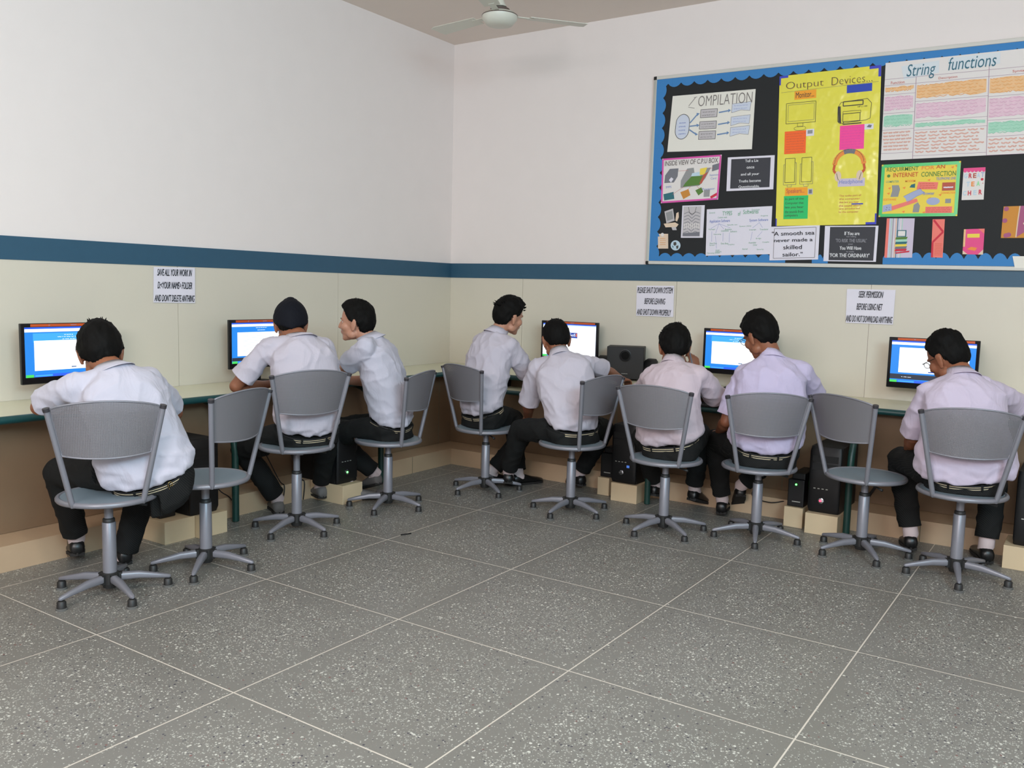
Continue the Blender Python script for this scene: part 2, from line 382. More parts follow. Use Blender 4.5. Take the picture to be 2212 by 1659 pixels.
# ---------------------------------------------------------------- monitors
for n_, c_ in (('scr_white', (250, 252, 255)), ('scr_blue', (30, 125, 215)), ('scr_sky', (60, 160, 225)), ('scr_bar', (40, 90, 225)), ('scr_pale', (196, 214, 250)), ('scr_green', (70, 200, 90)), ('scr_grey', (120, 140, 170)), ('scr_dark', (40, 46, 60)), ('scr_navy', (24, 60, 150)), ('p_orange2', (230, 120, 60))):
    mat(n_, c_, .3, emit={'scr_white': 1.15}.get(n_, .95))
    M[n_].node_tree.nodes['Principled BSDF'].inputs['Base Color'].default_value = (.01, .01, .01, 1)
def monitor(loc, rz, label, kind):
    t = thing('computer_monitor', label, 'monitor', loc, rz, 'widescreen monitors on the desk')
    # local: faces -y, centred x, bottom at z=.10 (above the desk)
    W2, z0, z1 = .262, .100, .425
    b = MB(); b.box(-W2, W2, 0, .022, z0, z1); obj('bezel', b, 'bezel', t, bevel=.004)
    b = MB(); b.box(-W2+.03, W2-.03, .022, .045, z0+.03, z1-.03); b.box(-.1, .1, .045, .065, z0+.06, z1-.08); obj('rear_housing', b, 'black_plastic', t, bevel=.006)
    s = Sheet([(-W2+.019, 0, z1-.021), (W2-.019, 0, z1-.021), (W2-.019, 0, z0+.037), (-W2+.019, 0, z0+.037)], (0, -1, 0))
    s.base('scr_blue', .0006)
    if kind == 'white':
        s.rect(0, 0, 1, .94, 'scr_white'); s.rect(0, 0, 1, .03, 'scr_bar', .0002); s.rect(0, .03, 1, .07, 'scr_pale', .0002); s.rect(.40, .25, .66, .41, 'scr_navy', .0002); s.text('GoS', .50, .28, .62, .36, 'scr_white', 0); s.rect(.632, .27, .65, .37, 'p_orange2', .001)
    else:
        s.rect(0, 0, 1, .035, 'scr_bar', .0002); s.rect(0, .035, 1, .095, 'scr_white', .0002)
        s.rect(0, .095, 1, .94, 'scr_blue', .0002)
        if kind == 'lines':
            s.rect(.09, .235, .91, .82, 'scr_white', .0004); s.rect(.0, .86, 1, .94, 'scr_dark', .0004)
            for i in range(11): s.rect(.18 if i % 3 else .14, .32+.042*i, .80-.03*(i % 4), .327+.042*i, 'scr_grey', .0008)
            s.scribble(.4, .115, .62, .14, 1, 'scr_white', .0016, 1); s.scribble(.42, .17, .58, .20, 1, 'scr_white', .0016, 2); s.scribble(.46, .255, .58, .28, 1, 'scr_grey', .0016, 3)
        elif kind == 'dark':
            s.rect(.1, .16, .93, .76, 'scr_white', .0004); s.rect(0, .80, 1, .92, 'scr_dark', .0004); s.scribble(.14, .85, .26, .88, 1, 'scr_white', .0016, 4); s.rect(.46, .71, .53, .735, 'scr_navy', .0008)
        else:
            s.rect(.09, .12, .93, .30, 'scr_sky', .0004); s.rect(.1, .27, .93, .87, 'scr_white', .0006)
            s.scribble(.44, .145, .56, .175, 1, 'scr_white', .0016, 5); s.scribble(.36, .19, .64, .215, 1, 'scr_white', .0016, 6); s.scribble(.42, .235, .58, .26, 1, 'scr_white', .0016, 7); s.rect(.52, .81, .58, .84, 'scr_grey', .0012)
    s.rect(0, .945, 1, 1, 'scr_bar', .0004); s.rect(0, .945, .09, 1, 'scr_green', .0008); s.rect(.10, .955, .3, .99, 'scr_sky', .0008); s.rect(.86, .945, 1, 1, 'scr_sky', .0008)
    s.build('screen', t)
    s = Sheet([(-W2+.052, 0, z1-.004), (W2-.03, 0, z1-.004), (W2-.03, 0, z1-.018), (-W2+.052, 0, z1-.018)], (0, -1, 0)); s.base('orange_sticker', .0005)
    s.scribble(.22, .2, .24, .8, 1, 'scr_grey', .0016, 8); s.scribble(.5, .25, .58, .75, 1, 'scr_grey', .0016, 9); s.build('sticker_strip', t)
    s = Sheet([(-.012, 0, z0+.026), (.012, 0, z0+.026), (.012, 0, z0+.008), (-.012, 0, z0+.008)], (0, -1, 0)); s.z = .0008; s.circ(.5, .5, .009, 'chrome', 16); s.text('hp', .28, .25, .72, .78, 'bezel', 0); s.build('logo', t)
    b = MB(); b.box(-.03, .03, .04, .06, .012, z0+.12); obj('stand_neck', b, 'black_plastic', t, bevel=.004)
    b = MB(); b.lathe([(.10, 0), (.10, .006), (.085, .012)], 28, X=Matrix.Translation((0, .03, 0))); obj('stand_base', b, 'black_plastic', t, sm=.6)
PI = math.pi
monitor((.19, -3.632, .752), PI/2+.03, 'black monitor with blue and white page, leftmost monitor by the short-haired person', 'page')
monitor((.19, -2.300, .752), PI/2, 'black monitor with lines of text, in front of the person in the turban', 'lines')
monitor((1.365, -.20, .752), 0, 'black monitor showing a mostly white screen, left of the subwoofer box', 'white')
monitor((2.755, -.20, .752), -.02, 'black monitor with blue and white page just right of the hand held at a face', 'page')
monitor((4.020, -.20, .752), .02, 'black monitor with a dark bar under its page, rightmost in the room', 'dark')

# ---------------------------------------------------------------- speaker set
t = thing('subwoofer', 'black boxy subwoofer with a round port high on its front, on the desk', 'speaker', (1.905, -.27, .75), .38)
b = MB(); b.box(-.140, .140, 0, .20, .012, .258); obj('cabinet', b, 'black_matte', t, bevel=.004)
X = Matrix.Translation((0, -.001, .192)) @ Matrix.Rotation(PI/2, 4, 'X')
b = MB(); b.lathe([(.047, -.002), (.047, .004), (.040, .006), (.036, .002), (.033, -.02), (.001, -.024)], 28, X=X); obj('port', b, 'black_plastic', t, sm=.7)
b = MB(); b.lathe([(.032, -.0045), (.0, -.0045)], 24, X=X @ Matrix.Translation((0, 0, .010))); obj('port_opening', b, mat('port_dark', (5, 5, 5), .9), t)
s = Sheet([(-.03, 0, .062), (.03, 0, .062), (.03, 0, .046), (-.03, 0, .046)], (0, -1, 0)); s.z = .0012; s.scribble(.1, .3, .9, .7, 1, 'alu', .002, 3); s.build('badge', t)
b = MB()
for sx in (-.105, .105):
    for yy in (.02, .18): b.box(sx-.012, sx+.012, yy-.01, yy+.01, 0, .012)
obj('feet', b, 'black_plastic', t)
for x, yaw, lb in ((1.665, .35, 'small slanted black satellite speaker left of the subwoofer'), (2.06, -.35, 'small slanted black satellite speaker right of the subwoofer')):
    t = thing('satellite_speaker', lb, 'speaker', (x, -.17, .75), yaw, 'satellite speakers beside the subwoofer')
    b = MB(); b.loft([(V((0, 0, 0)), V((1, 0, 0)), V((0, 1, 0)), .065, .045), (V((0, .0, .08)), V((1, 0, 0)), V((0, 1, 0)), .066, .048), (V((0, .02, .155)), V((1, 0, 0)), V((0, 1, 0)), .048, .036), (V((0, .028, .172)), V((1, 0, 0)), V((0, 1, 0)), .032, .02)], 24, 4)
    obj('cabinet', b, 'black_plastic', t, sm=.7)
    b = MB(); b.lathe([(.034, 0), (.030, .004), (.02, -.004), (.008, .002), (.0, .003)], 20, X=Matrix.Translation((0, -.048, .075)) @ Matrix.Rotation(PI/2, 4, 'X')); obj('driver_cone', b, 'black_matte', t, sm=.7)

# ---------------------------------------------------------------- CPU towers, UPS, blocks
def tower(loc, rz, label, led, h=.40, extra=None):
    t = thing('computer_tower', label, 'computer', loc, rz, 'black computer towers under the desk')
    b = MB(); b.box(-.092, .092, .012, .40, 0, h); obj('case', b, 'black_matte', t, bevel=.003)
    b = MB(); b.loft([(V((0, .008, 0)), V((1, 0, 0)), V((0, 1, 0)), .088, .014), (V((0, .002, .03)), V((1, 0, 0)), V((0, 1, 0)), .094, .02), (V((0, .002, h-.03)), V((1, 0, 0)), V((0, 1, 0)), .094, .02), (V((0, .008, h)), V((1, 0, 0)), V((0, 1, 0)), .088, .014)], 24, 4)
    f = obj('front_panel', b, 'black_plastic', t, sm=.8)
    X = Matrix.Translation((-.012, -.018, .075)) @ Matrix.Rotation(PI/2, 4, 'X')
    b = MB(); b.lathe([(.017, -.004), (.017, .004), (.012, .006), (0, .006)], 20, X=X); obj('power_button', b, 'chrome', f, sm=.6)
    if led: b = MB(); b.lathe([(.007, .006), (.006, .009), (0, .009)], 16, X=X @ Matrix.Translation((-.003, 0, .0))); obj('power_light', b, led, f)
    b = MB(); b.box(-.075, .075, -.0195, -.016, h-.09, h-.05); b.box(-.075, .075, -.0195, -.016, h-.14, h-.10); obj('drive_cover', b, 'black_matte', f)
    if extra: b = MB(); b.box(.028, .047, -.0215, -.017, .112, .128); obj('badge', b, extra, f)
    b = MB()
    for i in range(4): b.box(-.06+.024*i, -.048+.024*i, -.021, -.017, .145, .150)
    obj('front_port', b, 'alu', f)
def block(name, x0, x1, y0, y1, h, label, mt='maple_light'):
    o = obj(name, bx(x0, x1, y0, y1, 0, h), mt, bevel=.002); tag(o, label, 'block', 'plinth blocks under the desk')
block('support_block', 3.495, 3.685, -.955, -.722, .125, 'pale plinth block under the tower with the red light')
block('support_block', 3.345, 3.46, -.88, -.722, .125, 'narrow plinth block under the black power unit with the green light')
block('support_block', 2.19, 2.385, -.98, -.722, .125, 'pale plinth block under the tower with the silver power button')
block('support_block', 2.035, 2.125, -.885, -.722, .125, 'narrow plinth block left of the tower with the silver power button')
block('support_block', .602, .80, -3.475, -3.285, .125, 'pale plinth block behind the left empty chair, nearer the left edge')
block('support_block', .602, .84, -3.283, -3.10, .125, 'pale plinth block with a chipped corner behind the left empty chair')
block('support_block', .602, .90, -2.24, -2.06, .125, 'plinth block by the feet of the person looking left')
block('support_block', 4.55, 4.80, -.98, -.722, .125, 'pale plinth block at the right edge of the photo')
tower((3.585, -.90, .126), 0, 'black computer tower with a glowing red power light', 'led_red', .40)
tower((2.27, -.95, .126), 0, 'black computer tower with silver power button and small blue badge', None, .40, 'badge_blue_glow')
tower((.79, -3.22, .126), PI/2, 'black computer tower behind the left empty chair', None, .42)
tower((.84, -2.15, .126), PI/2, 'black computer tower behind the legs of the person looking left', 'led_green', .40)
tower((4.68, -.93, .126), 0, 'black computer tower at the right edge of the desk', None, .40)
def ups(loc, rz, label, green=True):
    t = thing('power_backup_unit', label, 'power unit', loc, rz, 'black power units beside the towers')
    b = MB(); b.box(-.05, .05, 0, .28, 0, .17); b.box(-.03, .05, .01, .25, .17, .21); obj('case', b, 'black_plastic', t, bevel=.006)
    if green: b = MB(); b.ell((.0, -.002, .14), (.006, .004, .006), n=10, k=6); obj('status_light', b, 'led_green', t)
    b = MB(); b.box(-.02, .03, -.003, .002, .03, .036); obj('front_slot', b, 'alu', t)
ups((3.405, -.86, .126), 0, 'black power unit with a green light left of the red-lit tower')
ups((2.09, -.86, .126), 0, 'black power unit left of the tower with the silver button', False)
ups((.72, -3.40, .126), PI/2, 'black power unit behind the left seated person', False)

# cables
def cable(label, pts, r=.0035):
    P_ = [V(p) for p in pts]; out = []
    for i in range(len(P_)-1):
        p0, p1, p2, p3 = P_[max(i-1, 0)], P_[i], P_[i+1], P_[min(i+2, len(P_)-1)]
        for k in range(6):
            q = k/6; out.append(.5*((2*p1)+(p2-p0)*q+(2*p0-5*p1+4*p2-p3)*q*q+(3*p1-p0-3*p2+p3)*q**3))
    out.append(P_[-1]); b = MB(); b.tube(out, r, 6); tag(obj('power_cable', b, 'black_matte', sm=1), label, 'cable', 'thin black cables under the desk')
cable('thin black cable looping down by the power unit with the green light', [(3.18, -.50, .60), (3.17, -.55, .35), (3.10, -.70, .18), (3.10, -.735, .12), (3.22, -.74, .10), (3.34, -.70, .132)])
cable('thin dark cable hanging down over the step beside the chipped block', [(.45, -2.98, .45), (.55, -2.95, .20), (.608, -2.90, .128), (.612, -2.86, .06), (.615, -2.86, .004)])
cable('thin black cable over the step behind the turbaned person, left of two', [(.40, -2.50, .40), (.55, -2.47, .16), (.606, -2.47, .12), (.606, -2.49, .004)])
cable('thin black cable over the step behind the turbaned person, right of two', [(.40, -2.28, .40), (.55, -2.30, .16), (.606, -2.30, .12), (.606, -2.31, .004)])
t = thing('door_latch', 'small black slanted latch on the brown panel under the desk', 'latch', (3.772, -.462, .21))
b = MB(); b.box(-.008, .008, -.012, 0, -.04, .04, X=Matrix.Rotation(.5, 4, 'Y')); obj('latch_bar', b, 'black_plastic', t, bevel=.002)
b = MB(); b.tube([(1.655, -2.535, .004), (1.68, -2.475, .004)], .004, 6); tag(obj('pencil_stub', b, 'black_matte', sm=1), 'tiny dark stick lying on the floor near the joint lines', 'stick')

# ---------------------------------------------------------------- ceiling fan
t = thing('ceiling_fan', 'white ceiling fan hanging near the top edge of the wall corner', 'fan', (1.43, -1.35, 3.20))
b = MB(); b.lathe([(.02, -.05), (.085, -.045), (.115, -.01), (.118, .012), (.10, .03), (.066, .036)], 36); obj('motor_housing', b, 'fan_cream', t, sm=.9)
b = MB(); b.lathe([(.119, .010), (.1195, .013), (.117, .016)], 36); b.lathe([(.066, .034), (.064, .055), (.05, .06)], 36); obj('housing_band', b, 'fan_dark', t, sm=.9)
b = MB(); b.lathe([(.012, .05), (.012, .28)], 14); obj('down_rod', b, 'fan_cream', t, sm=.9)
b = MB(); b.lathe([(.045, .07), (.02, .12)], 20); obj('lower_canopy', b, 'fan_cream', t, sm=.9)
b = MB(); b.lathe([(.02, .25), (.06, .329)], 20); obj('canopy', b, 'fan_cream', t, sm=.9)
for k in range(3):
    a = k*2*PI/3+.9; b = MB(); X = Matrix.Rotation(a, 4, 'Z') @ Matrix.Translation((0, 0, .02)) @ Matrix.Rotation(.12, 4, 'X')
    b.prism([(.2, -.055), (.6, -.07), (.615, .05), (.58, .065), (.2, .05)], -.002, .002); b.v = [X @ q for q in b.v]; bl = obj('blade', b, 'fan_cream', t, bevel=.001)
    b = MB(); b.box(.09, .24, -.02, .02, -.004, .0, X=X); obj('blade_arm', b, 'fan_cream', bl)

# ================================================================ chairs
CH = dict(h=.426, bx=.14, by=.153, tx=.225, ty=.221)
def chair_meshes():
    g = {}
    b = MB(); b.lathe([(.02, -.006), (.198, -.006), (.200, .002), (.195, .006), (.10, .003), (.0, .002)], 48); g['seat'] = b.mesh(); smooth(g['seat'], .7)
    b = MB(); b.tube([(.203*math.cos(q), .203*math.sin(q), -.003) for q in [2*PI*i/48 for i in range(48)]], .0125, 10, closed=True); g['seat_rim'] = b.mesh(); smooth(g['seat_rim'])
    for sx, nm in ((-1, 'ul'), (1, 'ur')):
        b = MB(); p0 = V((sx*CH['bx'], -CH['by'], -.004)); p1 = V((sx*CH['tx'], -CH['ty'], CH['h'])); d = (p1-p0)
        b.tube([p0+V((-sx*.02, .02, -.004)), p0, p0+d*.03, p1], .0125, 12); g[nm] = b.mesh(); smooth(g[nm], .9)
        b = MB(); b.tube([p1-d.normalized()*.012, p1+d.normalized()*.004], .0145, 12); g[nm+'c'] = b.mesh(); smooth(g[nm+'c'], .9)
    # back rest
    me = bpy.data.meshes.new('back'); vs = []; fs = []; uvs = []; nu, nv = 24, 10
    def bp(a, c):
        # a -1..1 across, c 0 bottom..1 top
        zt = CH['h']-.002; zb = CH['h']-.205
        z = lerp(zb-.012*(1-a*a), zt+.034*(1-a*a)**.8, c)
        f = z/CH['h']; hw = lerp(CH['bx'], CH['tx'], f)-.011; yy = -lerp(CH['by'], CH['ty'], f)
        return V((a*hw, yy-.05*(1-a*a)**.85, z))
    for side in (0, 1):
        for i in range(nu+1):
            for j in range(nv+1):
                q = bp(-1+2*i/nu, j/nv); vs.append((q.x, q.y+(.0015 if side else -.0015), q.z)); uvs.append((q.x/.0062, q.z/.0062))
    n1 = (nu+1)*(nv+1); ix = lambda s, i, j: s*n1+i*(nv+1)+j
    for i in range(nu):
        for j in range(nv): fs.append((ix(0, i, j), ix(0, i+1, j), ix(0, i+1, j+1), ix(0, i, j+1))); fs.append((ix(1, i, j), ix(1, i, j+1), ix(1, i+1, j+1), ix(1, i+1, j)))
    me.from_pydata(vs, [], fs); l = me.uv_layers.new(name='UVMap')
    for lp in me.loops: l.data[lp.index].uv = uvs[lp.vertex_index]
    smooth(me); g['back'] = me
    loop = [bp(-1+2*i/24, 1) for i in range(25)]+[bp(1, 1-j/8) for j in range(1, 8)]+[bp(1-2*i/24, 0) for i in range(25)]+[bp(-1, j/8) for j in range(1, 8)]
    b = MB(); b.tube(loop, .0045, 6, closed=True); g['edge'] = b.mesh(); smooth(g['edge'])
    b = MB(); b.box(-.06, .06, -.085, .085, -.028, -.012); b.box(-.02, .02, -.05, .05, -.05, -.028); g['bracket'] = b.mesh()
    b = MB(); b.tube([(.03, 0, -.035), (.12, .02, -.04), (.165, .03, -.045)], [.005, .005, .008], 8); g['lever'] = b.mesh(); smooth(g['lever'])
    b = MB(); b.lathe([(.019, -.20), (.019, -.03)], 20); g['cyl'] = b.mesh(); smooth(g['cyl'], .9)
    b = MB(); b.lathe([(.030, .095), (.029, .33), (.027, .333)], 24); g['pole'] = b.mesh(); smooth(g['pole'], .9)
    b = MB(); b.lathe([(.026, .333), (.026, .348), (.021, .352)], 24); g['collar'] = b.mesh(); smooth(g['collar'], .9)
    b = MB(); b.lathe([(.030, .030), (.036, .05), (.038, .098), (.033, .102)], 20)
    for k in range(5):
        X = Matrix.Rotation(k*2*PI/5, 4, 'Z'); b.box(.02, .05, -.014, .014, .052, .096, X=X)
    g['hub'] = b.mesh()
    b = MB(); e1, e2, e3 = V((0, 1, 0)), V((0, 0, 1)), None
    b.loft([(V((.046, 0, .076)), e1, e2, .0165, .019), (V((.12, 0, .074)), e1, e2, .0165, .017), (V((.20, 0, .060)), e1, e2, .013, .012), (V((.250, 0, .050)), e1, e2, .010, .009), (V((.257, 0, .049)), e1, e2, .005, .005)], 16, 3); g['leg'] = b.mesh(); smooth(g['leg'], .8)
    b = MB(); b.lathe([(.020, .006), (.019, .034), (.014, .040)], 18, 'chair_plastic', Matrix.Translation((.245, 0, 0))); b.lathe([(.024, 0), (.024, .007), (.020, .009)], 18, 'glide_rim', Matrix.Translation((.245, 0, 0))); g['glide'] = b.mesh(); smooth(g['glide'], .8)
    for k, mt in dict(seat='chair_seat', seat_rim='chair_paint', ul='chair_paint', ur='chair_paint', ulc='cap_plastic', urc='cap_plastic', back='perforated', edge='chair_paint', bracket='chair_paint', lever='chair_plastic', cyl='chair_paint', pole='chair_paint', collar='chair_plastic', hub='chair_plastic', leg='chair_paint').items(): g[k].materials.append(M[mt])
    return g
G = chair_meshes()
def put(name, me, par, loc=(0, 0, 0), rz=0):
    o = bpy.data.objects.new(name, me); COL.objects.link(o); o.parent = par; o.location = loc; o.rotation_euler = (0, 0, rz); return o
def make_chair(x, y, th, zs, base, label, rev=0):
    t = thing('swivel_chair', label, 'chair', (x, y, 0), th, 'grey swivel chairs along the desk')
    s = put('seat', G['seat'], t, (0, 0, zs)); put('seat_rim', G['seat_rim'], s)
    for k in ('ul', 'ur'): u = put('back_upright', G[k], t, (0, 0, zs)); put('end_cap', G[k+'c'], u)
    bk = put('backrest', G['back'], t, (0, 0, zs)); put('backrest_edge', G['edge'], bk)
    put('seat_bracket', G['bracket'], t, (0, 0, zs)); put('height_lever', G['lever'], t, (0, 0, zs), -.5)
    put('gas_cylinder', G['cyl'], t, (0, 0, zs))
    p = put('column', G['pole'], t); put('column_collar', G['collar'], p)
    put('hub', G['hub'], t, (0, 0, 0), base-th)
    for k in range(5): l = put('leg', G['leg'], t, (0, 0, 0), base-th+k*2*PI/5); put('foot_glide', G['glide'], l)
    return t
CHAIRS = [
 (1.254,-4.067,1.030,.457,61,'grey swivel chair under the person leaning left at the far left'),
 (1.281,-3.573,1.819,.457,22,'empty grey swivel chair on the left, between the far left person and the turbaned person'),
 (1.111,-2.825,1.203,.498,67,'grey swivel chair under the person in the black turban'),
 (1.156,-2.094,1.864,.442,4,'grey swivel chair under the person whose face is seen in profile looking left'),
 (1.373,-1.321,-.292,.450,40,'grey swivel chair under the person looking right, first to the right of the wall corner'),
 (2.138,-1.441,1.470,.451,54,'grey swivel chair turned sideways under the person before the white screen'),
 (2.809,-1.487,.022,.444,36,'grey swivel chair under the person holding a pen beside his face'),
 (3.302,-1.281,.466,.434,0,'grey swivel chair under the tall person in glasses beside the right empty chair'),
 (3.877,-1.209,-.515,.446,13,'empty grey swivel chair on the right, beside the tower with the red light'),
 (4.367,-1.321,.192,.451,65,'grey swivel chair under the person at the right edge'),
]
for c in CHAIRS: make_chair(c[0], c[1], c[2], c[3], math.radians(c[4]), c[5])

# ================================================================ signs on the dado
mat('paper', (226, 222, 232), .7, nz=.015, nscale=8); mat('ink', (32, 32, 40), .6)
def sign(quad, nrm, lines, label, group='printed paper notices on the cream dado'):
    s = Sheet(quad, nrm); s.base('paper', .0008)
    n = len(lines)
    for i, (t_, a, b_) in enumerate(lines): [s.text(t_, a+q*.004, .05+.36*i+q*.006, b_+q*.004, .05+.36*i+.19+q*.006, 'ink', 0, .3, lift=.001+.0002*q) for q in range(2)]
    o = s.build('paper_sign'); tag(o, label, 'sign', group)
sign([(.0135, -2.985, 1.503), (.0135, -2.688, 1.507), (.0135, -2.690, 1.280), (.0135, -2.991, 1.284)], (1, 0, 0),
     [('SAVE ALL YOUR WORK IN', .08, .92), ('D:<YOUR NAME> FOLDER', .09, .92), ("AND DON'T DELETE ANTHING", .02, .98)], 'white paper notice reading SAVE ALL YOUR WORK, left wall')
sign([(1.853, -.0135, 1.474), (2.167, -.0135, 1.478), (2.170, -.0135, 1.241), (1.857, -.0135, 1.240)], (0, -1, 0),
     [('PLEASE SHUT DOWN SYSTEM', .02, .97), ('BEFORE LEAVING', .22, .78), ('AND SHUT DOWN PROPERLY', .02, .94)], 'white paper notice reading PLEASE SHUT DOWN SYSTEM')
sign([(3.430, -.0135, 1.480), (3.740, -.0135, 1.480), (3.738, -.0135, 1.250), (3.436, -.0135, 1.251)], (0, -1, 0),
     [('SEEK PERMISSION', .25, .76), ('BEFORE USING NET', .22, .76), ('AND DO NOT DOWNLOAD ANYTHING', .0, .98)], 'white paper notice reading SEEK PERMISSION, rightmost')
# ================================================================ notice board
for n_, c_ in dict(halo=(216, 222, 226), felt=(27, 29, 31), border_blue=(58, 128, 190), p_white=(228, 222, 218), p_cream=(232, 228, 218), p_yellow=(232, 222, 84), p_tape=(70, 74, 190), p_orange=(248, 166, 52), p_blue=(52, 76, 178),
     p_redor=(252, 108, 48), p_pink=(250, 78, 158), p_green=(50, 196, 110), p_lilac=(206, 194, 212), pen_dk=(70, 66, 62), pen_gr=(120, 112, 110), pen_green=(120, 172, 140), pen_blue=(120, 136, 196), pen_red=(196, 96, 84), magenta=(222, 84, 170),
     sign_dk=(62, 62, 68), txt_pale=(214, 214, 216), txt_grey=(140, 140, 146), cray_or=(236, 190, 140), cray_pk=(228, 196, 208), cray_gr=(168, 214, 190), cray_rd=(218, 170, 156), cray_or2=(232, 168, 104), cray_pk2=(218, 172, 194), cray_gr2=(150, 204, 176), teal_ink=(62, 110, 128),
     ruled=(170, 140, 160), holo_green=(70, 196, 110), net_yel=(238, 212, 84), net_or=(240, 146, 70), net_ink=(90, 140, 70), net_red=(206, 92, 56), blob_bl=(168, 176, 206), blob_gr=(150, 150, 150), blob_rd=(186, 92, 76), salmon=(240, 128, 116), crim=(206, 52, 70),
     hot=(232, 84, 140), amber=(206, 140, 60), plum=(168, 92, 128), pale_blue=(190, 212, 226), arrow_bl=(110, 140, 180), box_gr=(196, 190, 192), box_bl=(206, 212, 226), seal_bl=(160, 180, 200), steel_gr=(120, 120, 128), leaf=(90, 130, 60), teal=(50, 110, 120), beige=(226, 202, 178)).items():
    mat(n_, c_, .75 if n_ not in ('p_yellow', 'holo_green', 'magenta') else .22, nz=.12 if n_.startswith('cray') else 0, nscale=40)
bq = [V((1.948, -.012, 3.030)), V((4.95, -.012, 2.988)), V((5.02, -.012, 1.618)), V((1.941, -.012, 1.653))]
nb = thing('notice_board', 'large black felt notice board with silver frame and blue scalloped paper border', 'notice board', (1.94, -.012, 1.64))
off = V((1.94, -.012, 1.64))
def bquad(q, y): return [V((a, y, c))-off for a, c in q]
s = Sheet([p-off for p in bq], (0, -1, 0)); s.base('felt', .012); s.build('felt_panel', nb)
b = MB()
A, Bq, C_, D = [p-off+V((0, -.008, 0)) for p in bq]
def bar(p, q, mt):
    d = (q-p).normalized(); n = V((0, 0, 1)) if abs(d.x) > .5 else V((1, 0, 0)); b.loft([(p, n, V((0, 1, 0)), .013, .012), (q, n, V((0, 1, 0)), .013, .012)], 12, 5, mt)
for p, q, mt in ((A, Bq, 'alu_white'), (D, C_, 'alu_white'), (A, D, 'alu')):
    b = MB(); bar(p, q, mt); obj('frame_bar', b, None, nb, sm=.6)
for p in (A, D): b = MB(); b.box(p.x-.014, p.x+.012, p.y-.014, p.y+.008, p.z-.014, p.z+.012); obj('corner_cap', b, 'black_plastic', nb, bevel=.004)
s = Sheet([p-off for p in bq], (0, -1, 0)); s.z = .0135
def scal(edge_, n, w0, amp, a0=0, a1=1):
    for i in range(n):
        for k in range(6):
            t0 = a0+(a1-a0)*(i+k/6)/n; t1 = a0+(a1-a0)*(i+(k+1)/6)/n
            h0 = w0+amp*math.sin(PI*k/6)**.7; h1 = w0+amp*math.sin(PI*(k+1)/6)**.7
            if edge_ == 't': s.poly([(t0, 0.006), (t1, .006), (t1, h1), (t0, h0)], 'border_blue')
            if edge_ == 'b': s.poly([(t0, .99), (t0, 1-h0), (t1, 1-h1), (t1, .99)], 'border_blue')
            if edge_ == 'l': s.poly([(.003, t0), (h0*.46, t0), (h1*.46, t1), (.003, t1)], 'border_blue')
for e_, args in (('t', [(29, .036, .020)]), ('b', [(11, .034, .02, 0, .345)]), ('b', [(3, .034, .02, .405, .44)]), ('b', [(17, .040, .028, .555, 1)]), ('l', [(12, .050, .018, .03, .99)])):
    s.mb = MB(); s.z += .0004
    for a_ in args: scal(e_, *a_)
    s.build('scalloped_border', nb)
Y0 = -.0262
def poster(name, quad, label, cat='poster', dy=0, group=None):
    s = Sheet([V((a, Y0-dy, c)) for a, c in quad], (0, -1, 0)); s.nm = name; s.lb = label; s.cat = cat; s.gp = group; return s
def done(s): return tag(s.build(s.nm), s.lb, s.cat, s.gp)
nt = M['p_yellow'].node_tree; tcn = nt.nodes.new('ShaderNodeTexCoord'); nz_ = nt.nodes.new('ShaderNodeTexNoise'); nz_.inputs['Scale'].default_value = 7; bpn = nt.nodes.new('ShaderNodeBump'); bpn.inputs['Strength'].default_value = .9; bpn.inputs['Distance'].default_value = .02
nt.links.new(tcn.outputs['Object'], nz_.inputs['Vector']); nt.links.new(nz_.outputs['Fac'], bpn.inputs['Height']); nt.links.new(bpn.outputs['Normal'], nt.nodes['Principled BSDF'].inputs['Normal'])
# compilation
s = poster('poster', [(2.093, 2.885), (2.724, 2.872), (2.72, 2.456), (2.068, 2.479)], 'white hand-drawn COMPILATION poster with arrows, top left of the notice board')
s.base('p_cream')
s.line([(.215, .20), (.29, .06)], 'pen_gr', .004); s.line([(.21, .22), (.29, .245), ], 'pen_gr', .003); s.line([(.27, .06), (.31, .05)], 'pen_gr', .003)
s.text('OMPILATION', .33, .04, .97, .22, 'pen_gr', -.012)
oval = [(.16+.085*math.cos(q), .56+(.16*math.sin(q))+(.06 if math.sin(q) > 0 else -.06)) for q in [2*PI*i/28 for i in range(28)]]
s.poly(oval, 'box_bl'); s.line(oval+oval[:1], 'pen_dk', .004); s.scribble(.11, .46, .21, .72, 4, 'pen_blue', .0015, 2)
for i, (v0, v1) in enumerate(((.28, .42), (.49, .62), (.66, .80))):
    s.rect(.37, v0, .57, v1, 'box_gr'); s.frame(.37, v0, .57, v1, 'pen_dk', .003); s.scribble(.385, v0+.02, .555, v1-.01, 2, 'pen_dk', .0013, i)
    w0 = (.22, .44, .62)[i]; s.poly([(.74, w0), (.96, w0-.02), (.95, w0+.13), (.85, w0+.11), (.74, w0+.15)], 'box_bl'); s.line([(.74, w0), (.96, w0-.02), (.95, w0+.13), (.85, w0+.11), (.74, w0+.15), (.74, w0)], 'pen_gr', .002); s.scribble(.76, w0+.01, .93, w0+.11, 2, 'pen_blue', .0012, i+9)
    vm = (v0+v1)/2; s.line([(.59, vm), (.70, vm-.02)], 'arrow_bl', .009); s.poly([(.70, vm-.05), (.73, vm-.025), (.70, vm+.01)], 'arrow_bl', .0006)
for p in (((.25, .50), (.33, .36)), ((.25, .56), (.34, .55)), ((.25, .62), (.33, .70))):
    s.line(p, 'arrow_bl', .009); (a, c), (d, e) = p; s.poly([(d-.01, e-.03), (d+.03, e+(e-c)*.12), (d-.0, e+.03)], 'arrow_bl', .0006)
done(s)
